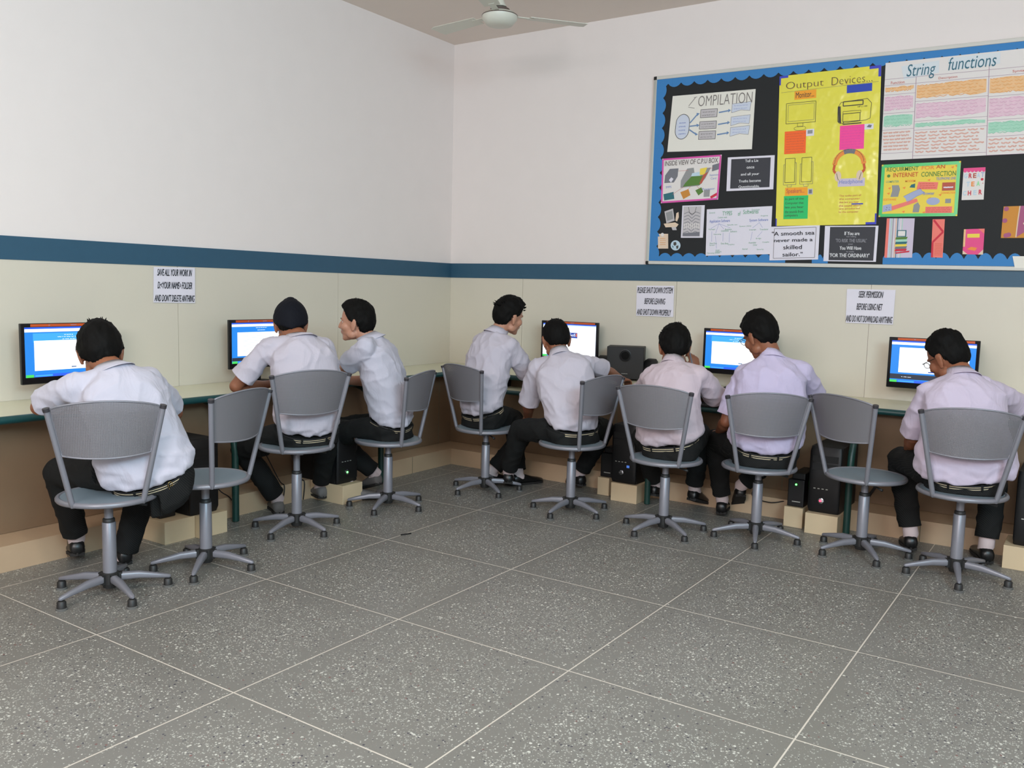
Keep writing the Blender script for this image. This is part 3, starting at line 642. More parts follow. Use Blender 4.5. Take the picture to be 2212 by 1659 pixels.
# output devices
s = poster('poster', [(2.891, 2.940), (3.558, 2.939), (3.593, 1.910), (2.921, 1.912)], 'tall yellow Output Devices poster with printer and headphone drawings')
s.base('p_yellow', .002)
for u0, v0, u1, v1 in ((0, 0, .09, .015), (0, 0, .015, .06), (.89, 0, 1, .018), (.975, 0, 1, .07), (.985, .93, 1, 1), (.90, .985, 1, 1), (0, .95, .012, 1)): s.rect(u0, v0, u1, v1, 'p_tape')
s.text('Output', .07, .045, .45, .105, 'pen_dk', -.02); s.text('Devices...', .53, .045, .92, .095, 'pen_dk', -.02)
for a, c, t_ in ((.075, .45, 'Output'), (.535, .92, 'Devices...')): s.text(t_, a+.004, .048, c+.004, .108 if a < .3 else .098, 'amber', -.035, lift=.001)
s.line([(.02, .11), (.98, .10)], 'pen_gr', .0015)
s.rect(.16, .11, .38, .165, 'p_orange'); s.text('Monitor...', .175, .118, .36, .155, 'pen_dk'); s.rect(.68, .105, .92, .155, 'p_blue')
s.frame(.08, .185, .38, .32, 'pen_dk', .003); s.frame(.10, .197, .365, .305, 'pen_gr', .002); s.line([(.20, .32), (.20, .345), (.255, .345), (.255, .32)], 'pen_dk', .002)
el = [(.225+.06*math.cos(2*PI*i/20), .355+.014*math.sin(2*PI*i/20)) for i in range(21)]; s.line(el, 'pen_dk', .002)
s.rect(.07, .37, .29, .52, 'p_redor'); s.scribble(.08, .38, .28, .515, 8, 'blob_rd', .0014, 4); s.rect(.29, .365, .37, .41, 'paper'); s.rect(.305, .372, .355, .395, 'blob_gr', .0006)
# printer
s.line([(.60, .24), (.60, .33), (.62, .345), (.87, .335), (.91, .325), (.92, .23), (.88, .20), (.63, .21), (.60, .24)], 'pen_dk', .003)
s.poly([(.60, .235), (.625, .235), (.635, .345), (.605, .335)], 'pen_dk'); s.frame(.65, .208, .84, .235, 'pen_dk', .006); s.frame(.65, .27, .82, .285, 'pen_dk', .0025); s.frame(.65, .285, .815, .335, 'pen_dk', .004); s.line([(.65, .352), (.66, .335)], 'pen_dk', .004); s.line([(.655, .352), (.83, .350)], 'pen_dk', .007); s.text('HP L1100', .79, .242, .88, .252, 'pen_dk', .005)
s.rect(.625, .36, .86, .515, 'p_pink'); s.scribble(.635, .37, .85, .51, 8, 'magenta', .0014, 5); s.rect(.86, .36, .945, .395, 'paper'); s.poly([(.88, .38), (.90, .365), (.93, .37), (.92, .386)], 'steel_gr', .0006)
# speakers drawing
for u in (.07, .24):
    s.frame(u+.015, .55, u+.115, .71, 'pen_dk', .003); s.line([(u+.012, .59), (u, .59), (u, .725), (u+.13, .725), (u+.13, .58), (u+.118, .58)], 'pen_gr', .0025); s.frame(u+.04, .725, u+.085, .74, 'pen_gr', .002)
s.rect(.09, .745, .32, .80, 'p_orange'); s.text('Speakers...', .105, .752, .29, .79, 'pen_red', .005); s.rect(.325, .757, .375, .795, 'box_gr'); s.rect(.335, .763, .365, .788, 'steel_gr', .0006)
s.rect(.08, .80, .33, .955, 'p_green')
for i, t_ in enumerate(('In part of the', 'Computer that', 'lets you hear', 'the sounds from', 'computers')): s.text(t_, .095, .812+.028*i, .095+.19*(1 if i != 4 else .7), .832+.028*i, 'pen_dk')
# headphones drawing
arc = [(.725-.14*math.cos(q), .61-.085*math.sin(q)) for q in [PI*i/16 for i in range(17)]]; s.line(arc, 'net_or', .03); s.line(arc[6:11], 'steel_gr', .03, .0012); s.line([(arc[0][0]-.015, arc[0][1])]+[(a-.018*0, c-.012) for a, c in arc], 'pen_dk', .002, .0014)
for u, sgn in ((.585, 1), (.865, -1)):
    s.line([(u, .61), (u-.01*sgn, .645), (u+.03*sgn, .68)], 'net_red', .016); s.circ(u+.035*sgn, .685, .022, 'beige', 14, .0008, 1.6); s.line([(u+.02*sgn, .665), (u+.04*sgn, .71)], 'pen_dk', .003, .002)
s.rect(.62, .70, .88, .752, 'p_lilac'); s.text('Headphone', .635, .708, .86, .742, 'pen_blue')
for i, t_ in enumerate(('The audio part of', 'the computer', 'that lets you hear', 'the sound which', 'are produced', 'by the computer')): s.text(t_, .64, .805+.021*i, .64+.21*(1-.05*(i % 3)), .820+.021*i, 'pen_red')
s.rect(.76, .862, .87, .87, 'p_tape')
done(s)
# string functions
s = poster('poster', [(3.583, 2.948), (4.552, 2.939), (4.589, 2.316), (3.594, 2.326)], 'white crayoned String functions table poster, top right of the notice board')
s.base('p_white')
s.text('String', .135, .04, .31, .20, 'teal_ink', 0, .2); s.text('functions', .385, .015, .66, .14, 'teal_ink', 0, .2); s.poly([(.1, .05), (.33, .03), (.33, .15), (.12, .19)], 'halo'); s.poly([(.38, .02), (.68, .01), (.68, .12), (.4, .14)], 'halo')
cols = [0, .195, .62, 1]
rowsC = [[.17, .235, .325, .50, .65, .75, 1], [.17, .235, .40, .58, .69, .97, 1], [.17, .235, .40, .62, .76, .97, 1]]
cm = ['cray_or', 'cray_pk', 'cray_gr', 'cray_rd']
s.line([(0, .17), (1, .17)], 'ruled', .002); s.line([(0, .235), (1, .235)], 'ruled', .002)
for t_, a, c in (('Function', .04, .125), ('Description', .33, .44), ('Syntax', .75, .83)): s.text(t_, a, .195, c, .225, 'pen_red')
s.line([(.195, .17), (.195, 1)], 'ruled', .003); s.line([(.62, .12), (.62, 1)], 'ruled', .003)
bounds = [[.235, .33, .52, .69, .93], [.235, .42, .62, .71, .97], [.235, .43, .66, .82, 1]]
rr = random.Random(3)
for ci in range(3):
    a, c = cols[ci]+.006, cols[ci+1]-.012
    for ri in range(4):
        v0, v1 = bounds[ci][ri], bounds[ci][ri+1]; s.line([(cols[ci], v1), (cols[ci+1], v1)], 'ruled', .002)
        m0, m1 = v0+.012, v1-.02 if not (ci == 1 and ri == 2) else v1-.02
        n = 9; top = [(lerp(a, c, i/n), m0+rr.random()*.02) for i in range(n+1)]; bot = [(lerp(a, c, i/n), (m1 if ri != 3 or ci == 2 else lerp(m0, m1, .75))-rr.random()*.03) for i in range(n, -1, -1)]
        if ri != 3: s.poly(top+bot, cm[ri])
        s.scribble(a, m0, c, m1, max(2, int((m1-m0)/.03)), {0: 'cray_or2', 1: 'cray_pk2', 2: 'cray_gr2', 3: 'cray_rd'}[ri], .004 if ri != 3 else .008, ci*4+ri)
done(s)
# cpu box
s = poster('poster', [(2.03, 2.431), (2.498, 2.432), (2.487, 2.111), (2.034, 2.099)], 'small poster with shiny pink edge titled INSIDE VIEW OF CPU BOX')
s.base('p_white'); s.frame(.015, .02, .985, .98, 'magenta', .013)
s.text('INSIDE VIEW OF C.P.U BOX', .05, .06, .95, .17, 'pen_gr', .012)
s.poly([(.06, .38), (.14, .24), (.29, .24), (.28, .42), (.22, .55), (.05, .55)], 'steel_gr'); s.poly([(.13, .49), (.17, .43), (.21, .47), (.17, .55)], 'paper', .0006)
s.poly([(.34, .52), (.44, .26), (.55, .25), (.57, .38), (.68, .38), (.70, .28), (.84, .27), (.76, .50), (.66, .66), (.34, .68)], 'blob_gr'); s.poly([(.42, .58), (.52, .44), (.72, .44), (.68, .64), (.38, .66)], 'leaf', .0006); s.poly([(.53, .37), (.66, .35), (.68, .48), (.50, .50)], 'pale_blue', .0008); s.poly([(.66, .28), (.78, .26), (.74, .42), (.66, .42)], 'net_yel', .001); s.poly([(.72, .42), (.80, .36), (.70, .62), (.66, .62)], 'blob_rd', .001)
s.poly([(.86, .22), (.98, .18), (.98, .32), (.86, .36)], 'steel_gr'); s.poly([(.04, .80), (.22, .76), (.24, .92), (.06, .94)], 'teal'); s.poly([(.34, .78), (.48, .72), (.52, .86), (.40, .94)], 'amber'); s.poly([(.60, .76), (.70, .70), (.74, .80), (.66, .88)], 'leaf'); s.rect(.75, .76, .85, .92, 'blob_gr'); s.poly([(.86, .92), (.97, .84), (.98, .90), (.88, .97)], 'crim')
for p in (((.29, .30), (.46, .30)), ((.40, .66), (.2, .82)), ((.52, .66), (.46, .74)), ((.62, .66), (.68, .74)), ((.80, .30), (.88, .28))): s.line(p, 'pen_red', .002)
for i, (t_, a, c, d) in enumerate((('SMPS', .08, .18, .62), ('Expansion', .83, .97, .42), ('Card', .85, .94, .49), ('Processor', .72, .93, .72))): s.text(t_, a, d, c, d+.05, 'pen_blue')
done(s)
def quote(quad, label, lines, dark=True, nm='quote_sign', inner=(.08, .06, .92, .93)):
    s = poster(nm, quad, label, 'sign', .0004, 'printed quotes on the notice board'); s.base('paper')
    if dark: s.rect(*inner, 'sign_dk')
    else: s.frame(*inner, 'pen_gr', .003)
    for t_, a, c, v0, v1, mt, bo in lines: s.text(t_, a, v0, c, v1, mt, 0, lift=.0014); s.text(t_, a+.005, v0+.004, c+.005, v1+.004, mt, 0, lift=.0017)
    done(s)
quote([(2.545, 2.409), (2.887, 2.404), (2.890, 2.168), (2.547, 2.169)], 'dark printed quote starting Tell a Lie, beside the pink-edged poster', [('Tell a Lie', .38, .66, .09, .17, 'txt_pale', 0), ('once', .42, .58, .30, .36, 'txt_pale', 0), ('and all your', .30, .69, .48, .58, 'txt_pale', 0), ('Truths become', .26, .73, .68, .76, 'txt_pale', 0), ('Questionable.', .26, .71, .85, .93, 'txt_pale', 0)])
quote([(2.887, 1.907), (3.227, 1.913), (3.229, 1.678), (2.891, 1.671)], 'white framed quote about a smooth sea, under the yellow poster', [('"A smooth sea', .03, .90, .15, .27, 'ink', 0), ('never made a', .08, .87, .36, .46, 'ink', 0), ('skilled', .28, .66, .56, .68, 'ink', 0), ('sailor."', .27, .68, .77, .89, 'ink', 0)], False, inner=(.08, .06, .93, .94))
quote([(3.262, 1.906), (3.608, 1.901), (3.607, 1.663), (3.266, 1.667)], 'dark printed quote ending FOR THE ORDINARY, lower middle of the board', [('If You are', .38, .66, .16, .26, 'txt_pale', 0), ('not willing', .42, .60, .28, .33, 'txt_grey', 0), ("'TO RISK THE USUAL'", .22, .80, .36, .46, 'txt_grey', .004), ('your', .46, .55, .50, .54, 'txt_grey', 0), ('You Will Have', .30, .71, .57, .67, 'txt_pale', 0), ('to settle', .43, .58, .70, .74, 'txt_grey', 0), ("'FOR THE ORDINARY'", .12, .87, .77, .88, 'txt_pale', .006)], inner=(.1, .03, .95, .97))
# types of software
s = poster('poster', [(2.404, 2.043), (2.890, 2.052), (2.892, 1.715), (2.412, 1.704)], 'white Types of Softwares sheet in green and blue handwriting')
s.base('paper')
for t_, a, c, v0, v1, mt in (('TYPES', .25, .40, .06, .15, 'pen_green'), ('of', .49, .53, .08, .17, 'pen_green'), ('Softwares', .57, .80, .05, .14, 'pen_green'), ('Application Software', .05, .37, .23, .31, 'pen_blue'), ('System Software', .67, .95, .25, .32, 'pen_blue')): s.text(t_, a, v0, c, v1, mt, .008)
words = [('Packages', .04, .42), ('Utilities', .24, .46), ('Business', .30, .43), ('Software', .38, .48), ('Operating', .12, .53), ('Word Proc', .06, .72), ('Spread', .06, .76), ('Data Base', .24, .73), ('Graphics', .35, .76), ('Image', .16, .87), ('Editors', .16, .90), ('System Utility', .52, .38), ('Language', .67, .46), ('Translator', .83, .46), ('Assembler', .67, .73), ('Bridge', .78, .65), ('Compiler', .88, .73), ('Other', .74, .78), ('Kernel', .58, .86), ('Custom made', .18, .17), ('General', .04, .06), ('Programs', .84, .18), ('Functions', .70, .04), ('Operating System', .02, .93), ('Security', .80, .88), ('Specific use', .33, .34)]
for t_, a, v in words: s.text(t_, a, v, a+.013*len(t_), v+.035, 'pen_green')
for p in (((.2, .32), (.07, .42)), ((.2, .32), (.15, .52)), ((.2, .32), (.28, .44)), ((.2, .32), (.38, .42)), ((.82, .33), (.72, .44)), ((.82, .33), (.87, .44)), ((.09, .48), (.09, .7)), ((.15, .58), (.17, .85)), ((.27, .52), (.27, .7)), ((.37, .52), (.37, .73)), ((.72, .52), (.70, .7)), ((.87, .52), (.80, .63))): s.line(p, 'pen_blue', .0015)
done(s)
# internet connection
s = poster('poster', [(3.603, 2.297), (4.072, 2.294), (4.075, 1.952), (3.604, 1.958)], 'yellow green-edged poster on the REQUIRMENT FOR AN INTERNET CONNECTION')
s.base('net_yel'); s.frame(.022, .03, .978, .97, 'holo_green', .02)
for t_, a, c, v0, v1, mt in (('REQUIRMENT', .07, .48, .06, .15, 'net_ink'), ('FOR', .52, .68, .06, .13, 'net_or'), ('AN', .70, .81, .05, .12, 'net_red'), ('INTERNET', .16, .48, .17, .25, 'net_red'), ('CONNECTION', .52, .95, .17, .26, 'net_ink'), ('COMPUTER', .07, .24, .31, .35, 'pen_green'), ('MODEM', .32, .45, .31, .35, 'net_or'), ('TELEPHONE LINE', .71, .95, .28, .33, 'pen_blue'), ('CONNECTION', .78, .96, .55, .59, 'net_or'), ('SOFTWARE', .05, .22, .65, .69, 'net_or'), ('Browser', .56, .70, .54, .60, 'pen_blue')): s.text(t_, a, v0, c, v1, mt, .01)
s.poly([(.49, .35), (.74, .37), (.73, .50), (.47, .49)], 'salmon'); s.scribble(.50, .37, .72, .49, 3, 'net_red', .002, 8); s.rect(.79, .38, .95, .53, 'blob_rd'); s.scribble(.81, .44, .93, .50, 1, 'paper', .006, 3)
s.poly([(.15, .40), (.24, .40), (.26, .48), (.24, .62), (.14, .62), (.16, .50)], 'blob_gr'); s.poly([(.40, .40), (.45, .38), (.45, .46), (.38, .45)], 'teal'); s.poly([(.31, .62), (.42, .54), (.52, .48), (.54, .52), (.58, .56), (.48, .62), (.36, .74), (.34, .66)], 'blob_bl'); s.line([(.31, .62), (.42, .54), (.52, .48), (.54, .52), (.58, .56), (.48, .62), (.36, .74)], 'pen_blue', .002, .001)
s.poly([(.16, .80), (.48, .66), (.50, .72), (.17, .88)], 'salmon', .0004); s.rect(.60, .82, .93, .94, 'salmon'); s.scribble(.61, .83, .92, .93, 3, 'net_red', .002, 12); s.poly([(.05, .78), (.16, .75), (.17, .88), (.05, .91)], 'blob_bl', .0006); s.scribble(.06, .80, .15, .88, 2, 'crim', .003, 2)
s.poly([(.45, .78), (.50, .73), (.53, .80), (.52, .92), (.44, .92)], 'blob_gr', .0006); s.circ(.69, .72, .04, 'blob_bl', 14, .0004, .6); s.rect(.84, .68, .91, .76, 'blob_gr'); s.circ(.10, .22, .01, 'net_ink')
for u, v in ((.1, .45), (.29, .45), (.09, .55), (.62, .66), (.75, .60), (.3, .9), (.56, .92), (.88, .10), (.93, .08), (.60, .32)): s.poly([(u, v), (u+.04, v-.015), (u+.03, v+.03)], 'net_or')
done(s)
s = poster('greeting_card', [(4.090, 2.248), (4.212, 2.248), (4.216, 2.050), (4.092, 2.051)], 'small card with colourful GREAT TEACHER letters and pink top', 'card', 0, 'small cards pinned to the board')
s.base('p_white'); s.rect(0, 0, 1, .09, 'hot')
for i in range(6): s.circ(.08+.17*i, .09, .010, 'hot', 10, .0002)
for t_, a, v, mt in (('G', .05, .17, 'pale_blue'), ('R', .26, .17, 'crim'), ('E', .46, .17, 'blob_rd'), ('A', .63, .16, 'pale_blue'), ('T', .82, .15, 'blob_bl'), ('T', .18, .43, 'pale_blue'), ('E', .40, .43, 'net_or'), ('A', .64, .42, 'holo_green'), ('C', .05, .71, 'pale_blue'), ('H', .27, .71, 'crim'), ('E', .52, .70, 'pale_blue'), ('R', .76, .69, 'crim')): s.text(t_, a, v, a+.15, v+.15, mt, .03)
s.circ(.88, .37, .008, 'crim'); s.rect(.90, .48, .94, .50, 'crim'); done(s)
s = poster('greeting_card', [(4.329, 2.004), (4.462, 2.005), (4.463, 1.811), (4.328, 1.812)], 'shiny gold and purple card at the right edge of the board', 'card', 0, 'small cards pinned to the board')
s.base('amber'); s.poly([(.66, 0), (1, 0), (1, .78), (.60, .98)], 'plum'); s.line([(.66, 0), (.62, .5), (.6, .98)], 'beige', .006)
for u, v in ((.12, .08), (.1, .45), (.3, .9), (.2, .92)): s.circ(u, v, .014, 'plum', 12, .0003)
s.circ(.9, .55, .008, 'beige', 10, .001); done(s)
s = poster('greeting_card', [(3.657, 1.948), (3.827, 1.944), (3.828, 1.691), (3.658, 1.691)], 'striped folded card with a picture of stacked books and a computer', 'card', 0, 'small cards pinned to the board')
s.base('p_lilac'); s.rect(0, 0, .10, 1, 'salmon')
for i in range(9): s.rect(.12+.055*i, 0, .145+.055*i, 1, ('pale_blue', 'cray_gr', 'blob_gr', 'p_white', 'cray_or', 'teal', 'pale_blue', 'p_white', 'cray_gr')[i])
s.rect(.40, .30, .74, .47, 'teal', .0006); s.rect(.44, .32, .70, .45, 'p_white', .001)
for i, mt in enumerate(('leaf', 'cray_gr', 'teal', 'net_yel', 'steel_gr', 'crim')): s.poly([(.38, .48+.06*i), (.80, .47+.06*i), (.76, .53+.06*i), (.36, .54+.06*i)], mt, .0008)
s.poly([(.36, .87), (.9, .82), (.88, .86), (.42, .90)], 'crim', .001); done(s)
s = poster('greeting_card', [(3.934, 1.935), (4.005, 1.935), (4.009, 1.691), (3.941, 1.693)], 'narrow salmon card with a thick red bent stripe', 'card', 0, 'small cards pinned to the board')
s.base('salmon'); s.line([(.1, .02), (.92, .33), (.08, .60), (.08, 1)], 'crim', .012); s.scribble(.3, .62, .95, .95, 8, 'net_red', .001, 2); done(s)
s = poster('greeting_card', [(4.119, 1.869), (4.235, 1.871), (4.237, 1.710), (4.122, 1.713)], 'small square hot pink card with a yellow label', 'card', 0, 'small cards pinned to the board')
s.base('hot'); s.rect(0, 0, .1, .7, 'cray_or'); s.rect(.18, .19, .78, .34, 'net_yel'); s.poly([(.2, .8), (.4, .7), (.7, .74), (.6, .86)], 'net_or'); s.poly([(.7, 0), (1, 0), (1, .2)], 'salmon'); s.poly([(.75, 1), (1, .8), (1, 1)], 'beige'); s.poly([(0, .85), (.25, 1), (0, 1)], 'beige'); done(s)
s = poster('paper_cutout', [(2.049, 2.068), (2.192, 2.063), (2.193, 1.895), (2.050, 1.898)], 'grey paper cut-out of a desktop computer at the left of the board', 'cut-out')
s.z = .0002
for pts, th, mt in (([(.12, .18), (.60, .05), (.72, .58), (.26, .70)], .002, 'box_gr'), ([(.20, .24), (.56, .14), (.64, .50), (.30, .60)], .0028, 'blob_gr'), ([(.10, .72), (.75, .66), (.95, .74), (.85, .86), (.22, .88)], .0024, 'beige'), ([(.80, .25), (.92, .20), (.95, .42), (.86, .62), (.76, .58)], .002, 'beige'), ([(.55, .86), (.8, .84), (.86, 1), (.62, 1)], .002, 'box_gr')):
    n = len(pts); s.mb.prism([(0, 0)]*3, 0, 0) if 0 else None
    a = [s.P(u, v, 0) for u, v in pts]; c = [q+s.n*th for q in a]; s.mb.add(a+c, [tuple(range(n)), tuple(range(2*n-1, n-1, -1))]+[(i, n+i, n+(i+1) % n, (i+1) % n) for i in range(n)], mt)
done(s)
s = poster('drawing_sheet', [(2.210, 2.076), (2.386, 2.074), (2.384, 1.836), (2.209, 1.838)], 'black and white abstract pencil drawing on the notice board', 'drawing')
s.base('paper'); s.rect(.06, .03, .86, .96, 'box_gr')
for i in range(7): s.line([(.1, .25+.1*i), (.3, .2+.1*i), (.46, .3+.1*i), (.62, .2+.1*i), (.82, .25+.1*i)], 'steel_gr', .004)
s.line([(.28, .05), (.34, .22), (.46, .27), (.58, .22), (.64, .05)], 'pen_dk', .003)
for i in range(8): s.line([(.15+.09*i, .55), (.17+.09*i, .72)], 'p_white', .006, .001)
s.poly([(.08, .86), (.84, .82), (.84, .95), (.08, .95)], 'steel_gr'); done(s)
s = poster('paper_cutout', [(2.020, 1.870), (2.104, 1.869), (2.110, 1.758), (2.026, 1.758)], 'beige scroll-shaped paper cut-out at the lower left of the board', 'cut-out')
s.base('beige'); s.circ(.45, .06, .014, 'p_white', 12, .0005); s.scribble(.2, .25, .8, .8, 4, 'cray_or2', .0015); done(s)
s = poster('paper_cutout', [(2.126, 1.820), (2.208, 1.819), (2.212, 1.743), (2.129, 1.744)], 'round blue and white globe sticker at the lower left of the board', 'sticker')
s.z = 0
pts = [(.5+.48*math.cos(2*PI*i/24), .5+.5*math.sin(2*PI*i/24)) for i in range(24)]; a = [s.P(u, v, 0) for u, v in pts]; c = [q+s.n*.0015 for q in a]
s.mb.add(a+c, [tuple(range(24)), tuple(range(47, 23, -1))]+[(i, 24+i, 24+(i+1) % 24, (i+1) % 24) for i in range(24)], 'pale_blue'); s.z = .002
s.poly([(.3, .2), (.55, .15), (.6, .4), (.45, .55), (.3, .45)], 'pen_dk'); s.poly([(.55, .55), (.8, .5), (.75, .8), (.6, .85)], 'pen_dk'); s.poly([(.15, .5), (.3, .6), (.25, .8)], 'teal'); done(s)
s = poster('paper_cutout', [(4.40, 1.70), (4.50, 1.70), (4.52, 1.62), (4.42, 1.62)], 'torn white paper piece on the board edge at the right of the photo', 'cut-out', .004)
s.base('p_cream'); done(s)
POSE = {
 'P1': dict(pelvis=(1.332,-3.902,0.515), neck=(1.202,-3.992,1.013), head=(1.084,-3.984,1.104), shL=(1.125,-4.153,0.94), shR=(1.202,-3.816,0.952), elL=(0.858,-4.156,0.824), elR=(1.106,-3.614,0.767), wrL=(0.887,-3.893,0.803), wrR=(0.856,-3.625,0.853), hipL=(1.269,-3.979,0.539), hipR=(1.384,-3.819,0.545), knL=(0.848,-4.064,0.502), knR=(0.99,-3.713,0.416), anL=(0.735,-3.927,0.131), anR=(0.898,-3.777,0.027)),
 'P2': dict(pelvis=(1.12,-2.756,0.563), neck=(1.056,-2.74,1.112), head=(0.938,-2.713,1.201), shL=(0.936,-2.882,1.053), shR=(1.087,-2.569,1.046), elL=(0.784,-2.987,0.826), elR=(0.964,-2.43,0.823), wrL=(0.737,-2.727,0.808), wrR=(0.712,-2.51,0.839), hipL=(1.081,-2.849,0.581), hipR=(1.156,-2.668,0.6), knL=(0.681,-2.858,0.424), knR=(0.89,-2.376,0.44), anL=(0.727,-2.631,0.086), anR=(0.699,-2.242,0.109)),
 'P3': dict(pelvis=(1.123,-2.033,0.52), neck=(1.02,-2.119,1.08), head=(0.944,-2.176,1.207), shL=(1.115,-2.273,1.036), shR=(0.978,-1.952,1.013), elL=(0.878,-2.207,0.883), elR=(0.84,-1.856,0.776), wrL=(0.64,-2.096,0.851), wrR=(0.652,-2.043,0.783), hipL=(1.147,-2.13,0.537), hipR=(1.08,-1.943,0.536), knL=(0.734,-2.174,0.427), knR=(0.66,-1.995,0.454), anL=(0.871,-1.901,0.152), anR=(0.818,-2.109,0.094)),
 'P4': dict(pelvis=(1.312,-1.287,0.536), neck=(1.357,-1.199,1.109), head=(1.429,-1.149,1.25), shL=(1.185,-1.168,1.036), shR=(1.516,-1.249,1.025), elL=(1.29,-0.932,0.9), elR=(1.524,-1.038,0.816), wrL=(1.321,-0.681,0.803), wrR=(1.503,-0.754,0.796), hipL=(1.227,-1.234,0.547), hipR=(1.409,-1.314,0.549), knL=(1.451,-0.9,0.394), knR=(1.325,-0.904,0.459), anL=(1.273,-1.109,0.089), anR=(1.44,-0.997,0.07)),
 'P5': dict(pelvis=(2.119,-1.398,0.515), neck=(1.953,-1.32,0.99), head=(1.89,-1.269,1.114), shL=(1.8,-1.371,0.9), shR=(2.1,-1.209,0.945), elL=(1.695,-1.28,0.645), elR=(2.102,-0.926,0.877), wrL=(1.57,-1.09,0.511), wrR=(2.088,-0.669,0.797), hipL=(2.073,-1.487,0.536), hipR=(2.134,-1.299,0.539), knL=(1.671,-1.346,0.473), knR=(2.073,-0.88,0.467), anL=(1.488,-1.198,0.136), anR=(1.864,-0.835,0.117)),
 'P6': dict(pelvis=(2.808,-1.431,0.516), neck=(2.748,-1.289,0.986), head=(2.716,-1.224,1.112), shL=(2.578,-1.261,0.902), shR=(2.928,-1.31,0.932), elL=(2.424,-1.057,0.749), elR=(2.945,-1.064,0.783), wrL=(2.415,-0.773,0.778), wrR=(2.745,-0.963,0.924), hipL=(2.708,-1.421,0.535), hipR=(2.906,-1.413,0.535), knL=(2.458,-1.075,0.477), knR=(2.817,-0.992,0.535), anL=(2.456,-0.849,0.134), anR=(2.748,-0.871,0.148)),
 'P7': dict(pelvis=(3.318,-1.24,0.526), neck=(3.303,-1.142,1.055), head=(3.221,-1.152,1.203), shL=(3.149,-1.195,0.952), shR=(3.472,-1.084,0.986), elL=(3.076,-1.241,0.667), elR=(3.491,-0.863,0.798), wrL=(2.957,-1.029,0.56), wrR=(3.343,-0.643,0.79), hipL=(3.22,-1.262,0.534), hipR=(3.411,-1.203,0.534), knL=(2.911,-0.965,0.501), knR=(3.312,-0.787,0.495), anL=(2.943,-0.874,0.102), anR=(3.035,-0.798,0.192)),
 'P8': dict(pelvis=(4.371,-1.301,0.515), neck=(4.316,-1.211,1.033), head=(4.228,-1.148,1.138), shL=(4.162,-1.277,0.936), shR=(4.465,-1.125,0.952), elL=(4.094,-1.161,0.679), elR=(4.557,-0.871,0.846), wrL=(4.042,-0.942,0.539), wrR=(4.428,-0.645,0.791), hipL=(4.272,-1.314,0.539), hipR=(4.468,-1.282,0.539), knL=(4.009,-0.974,0.519), knR=(4.47,-0.853,0.504), anL=(4.097,-1.015,0.115), anR=(4.466,-0.939,0.098)),
}
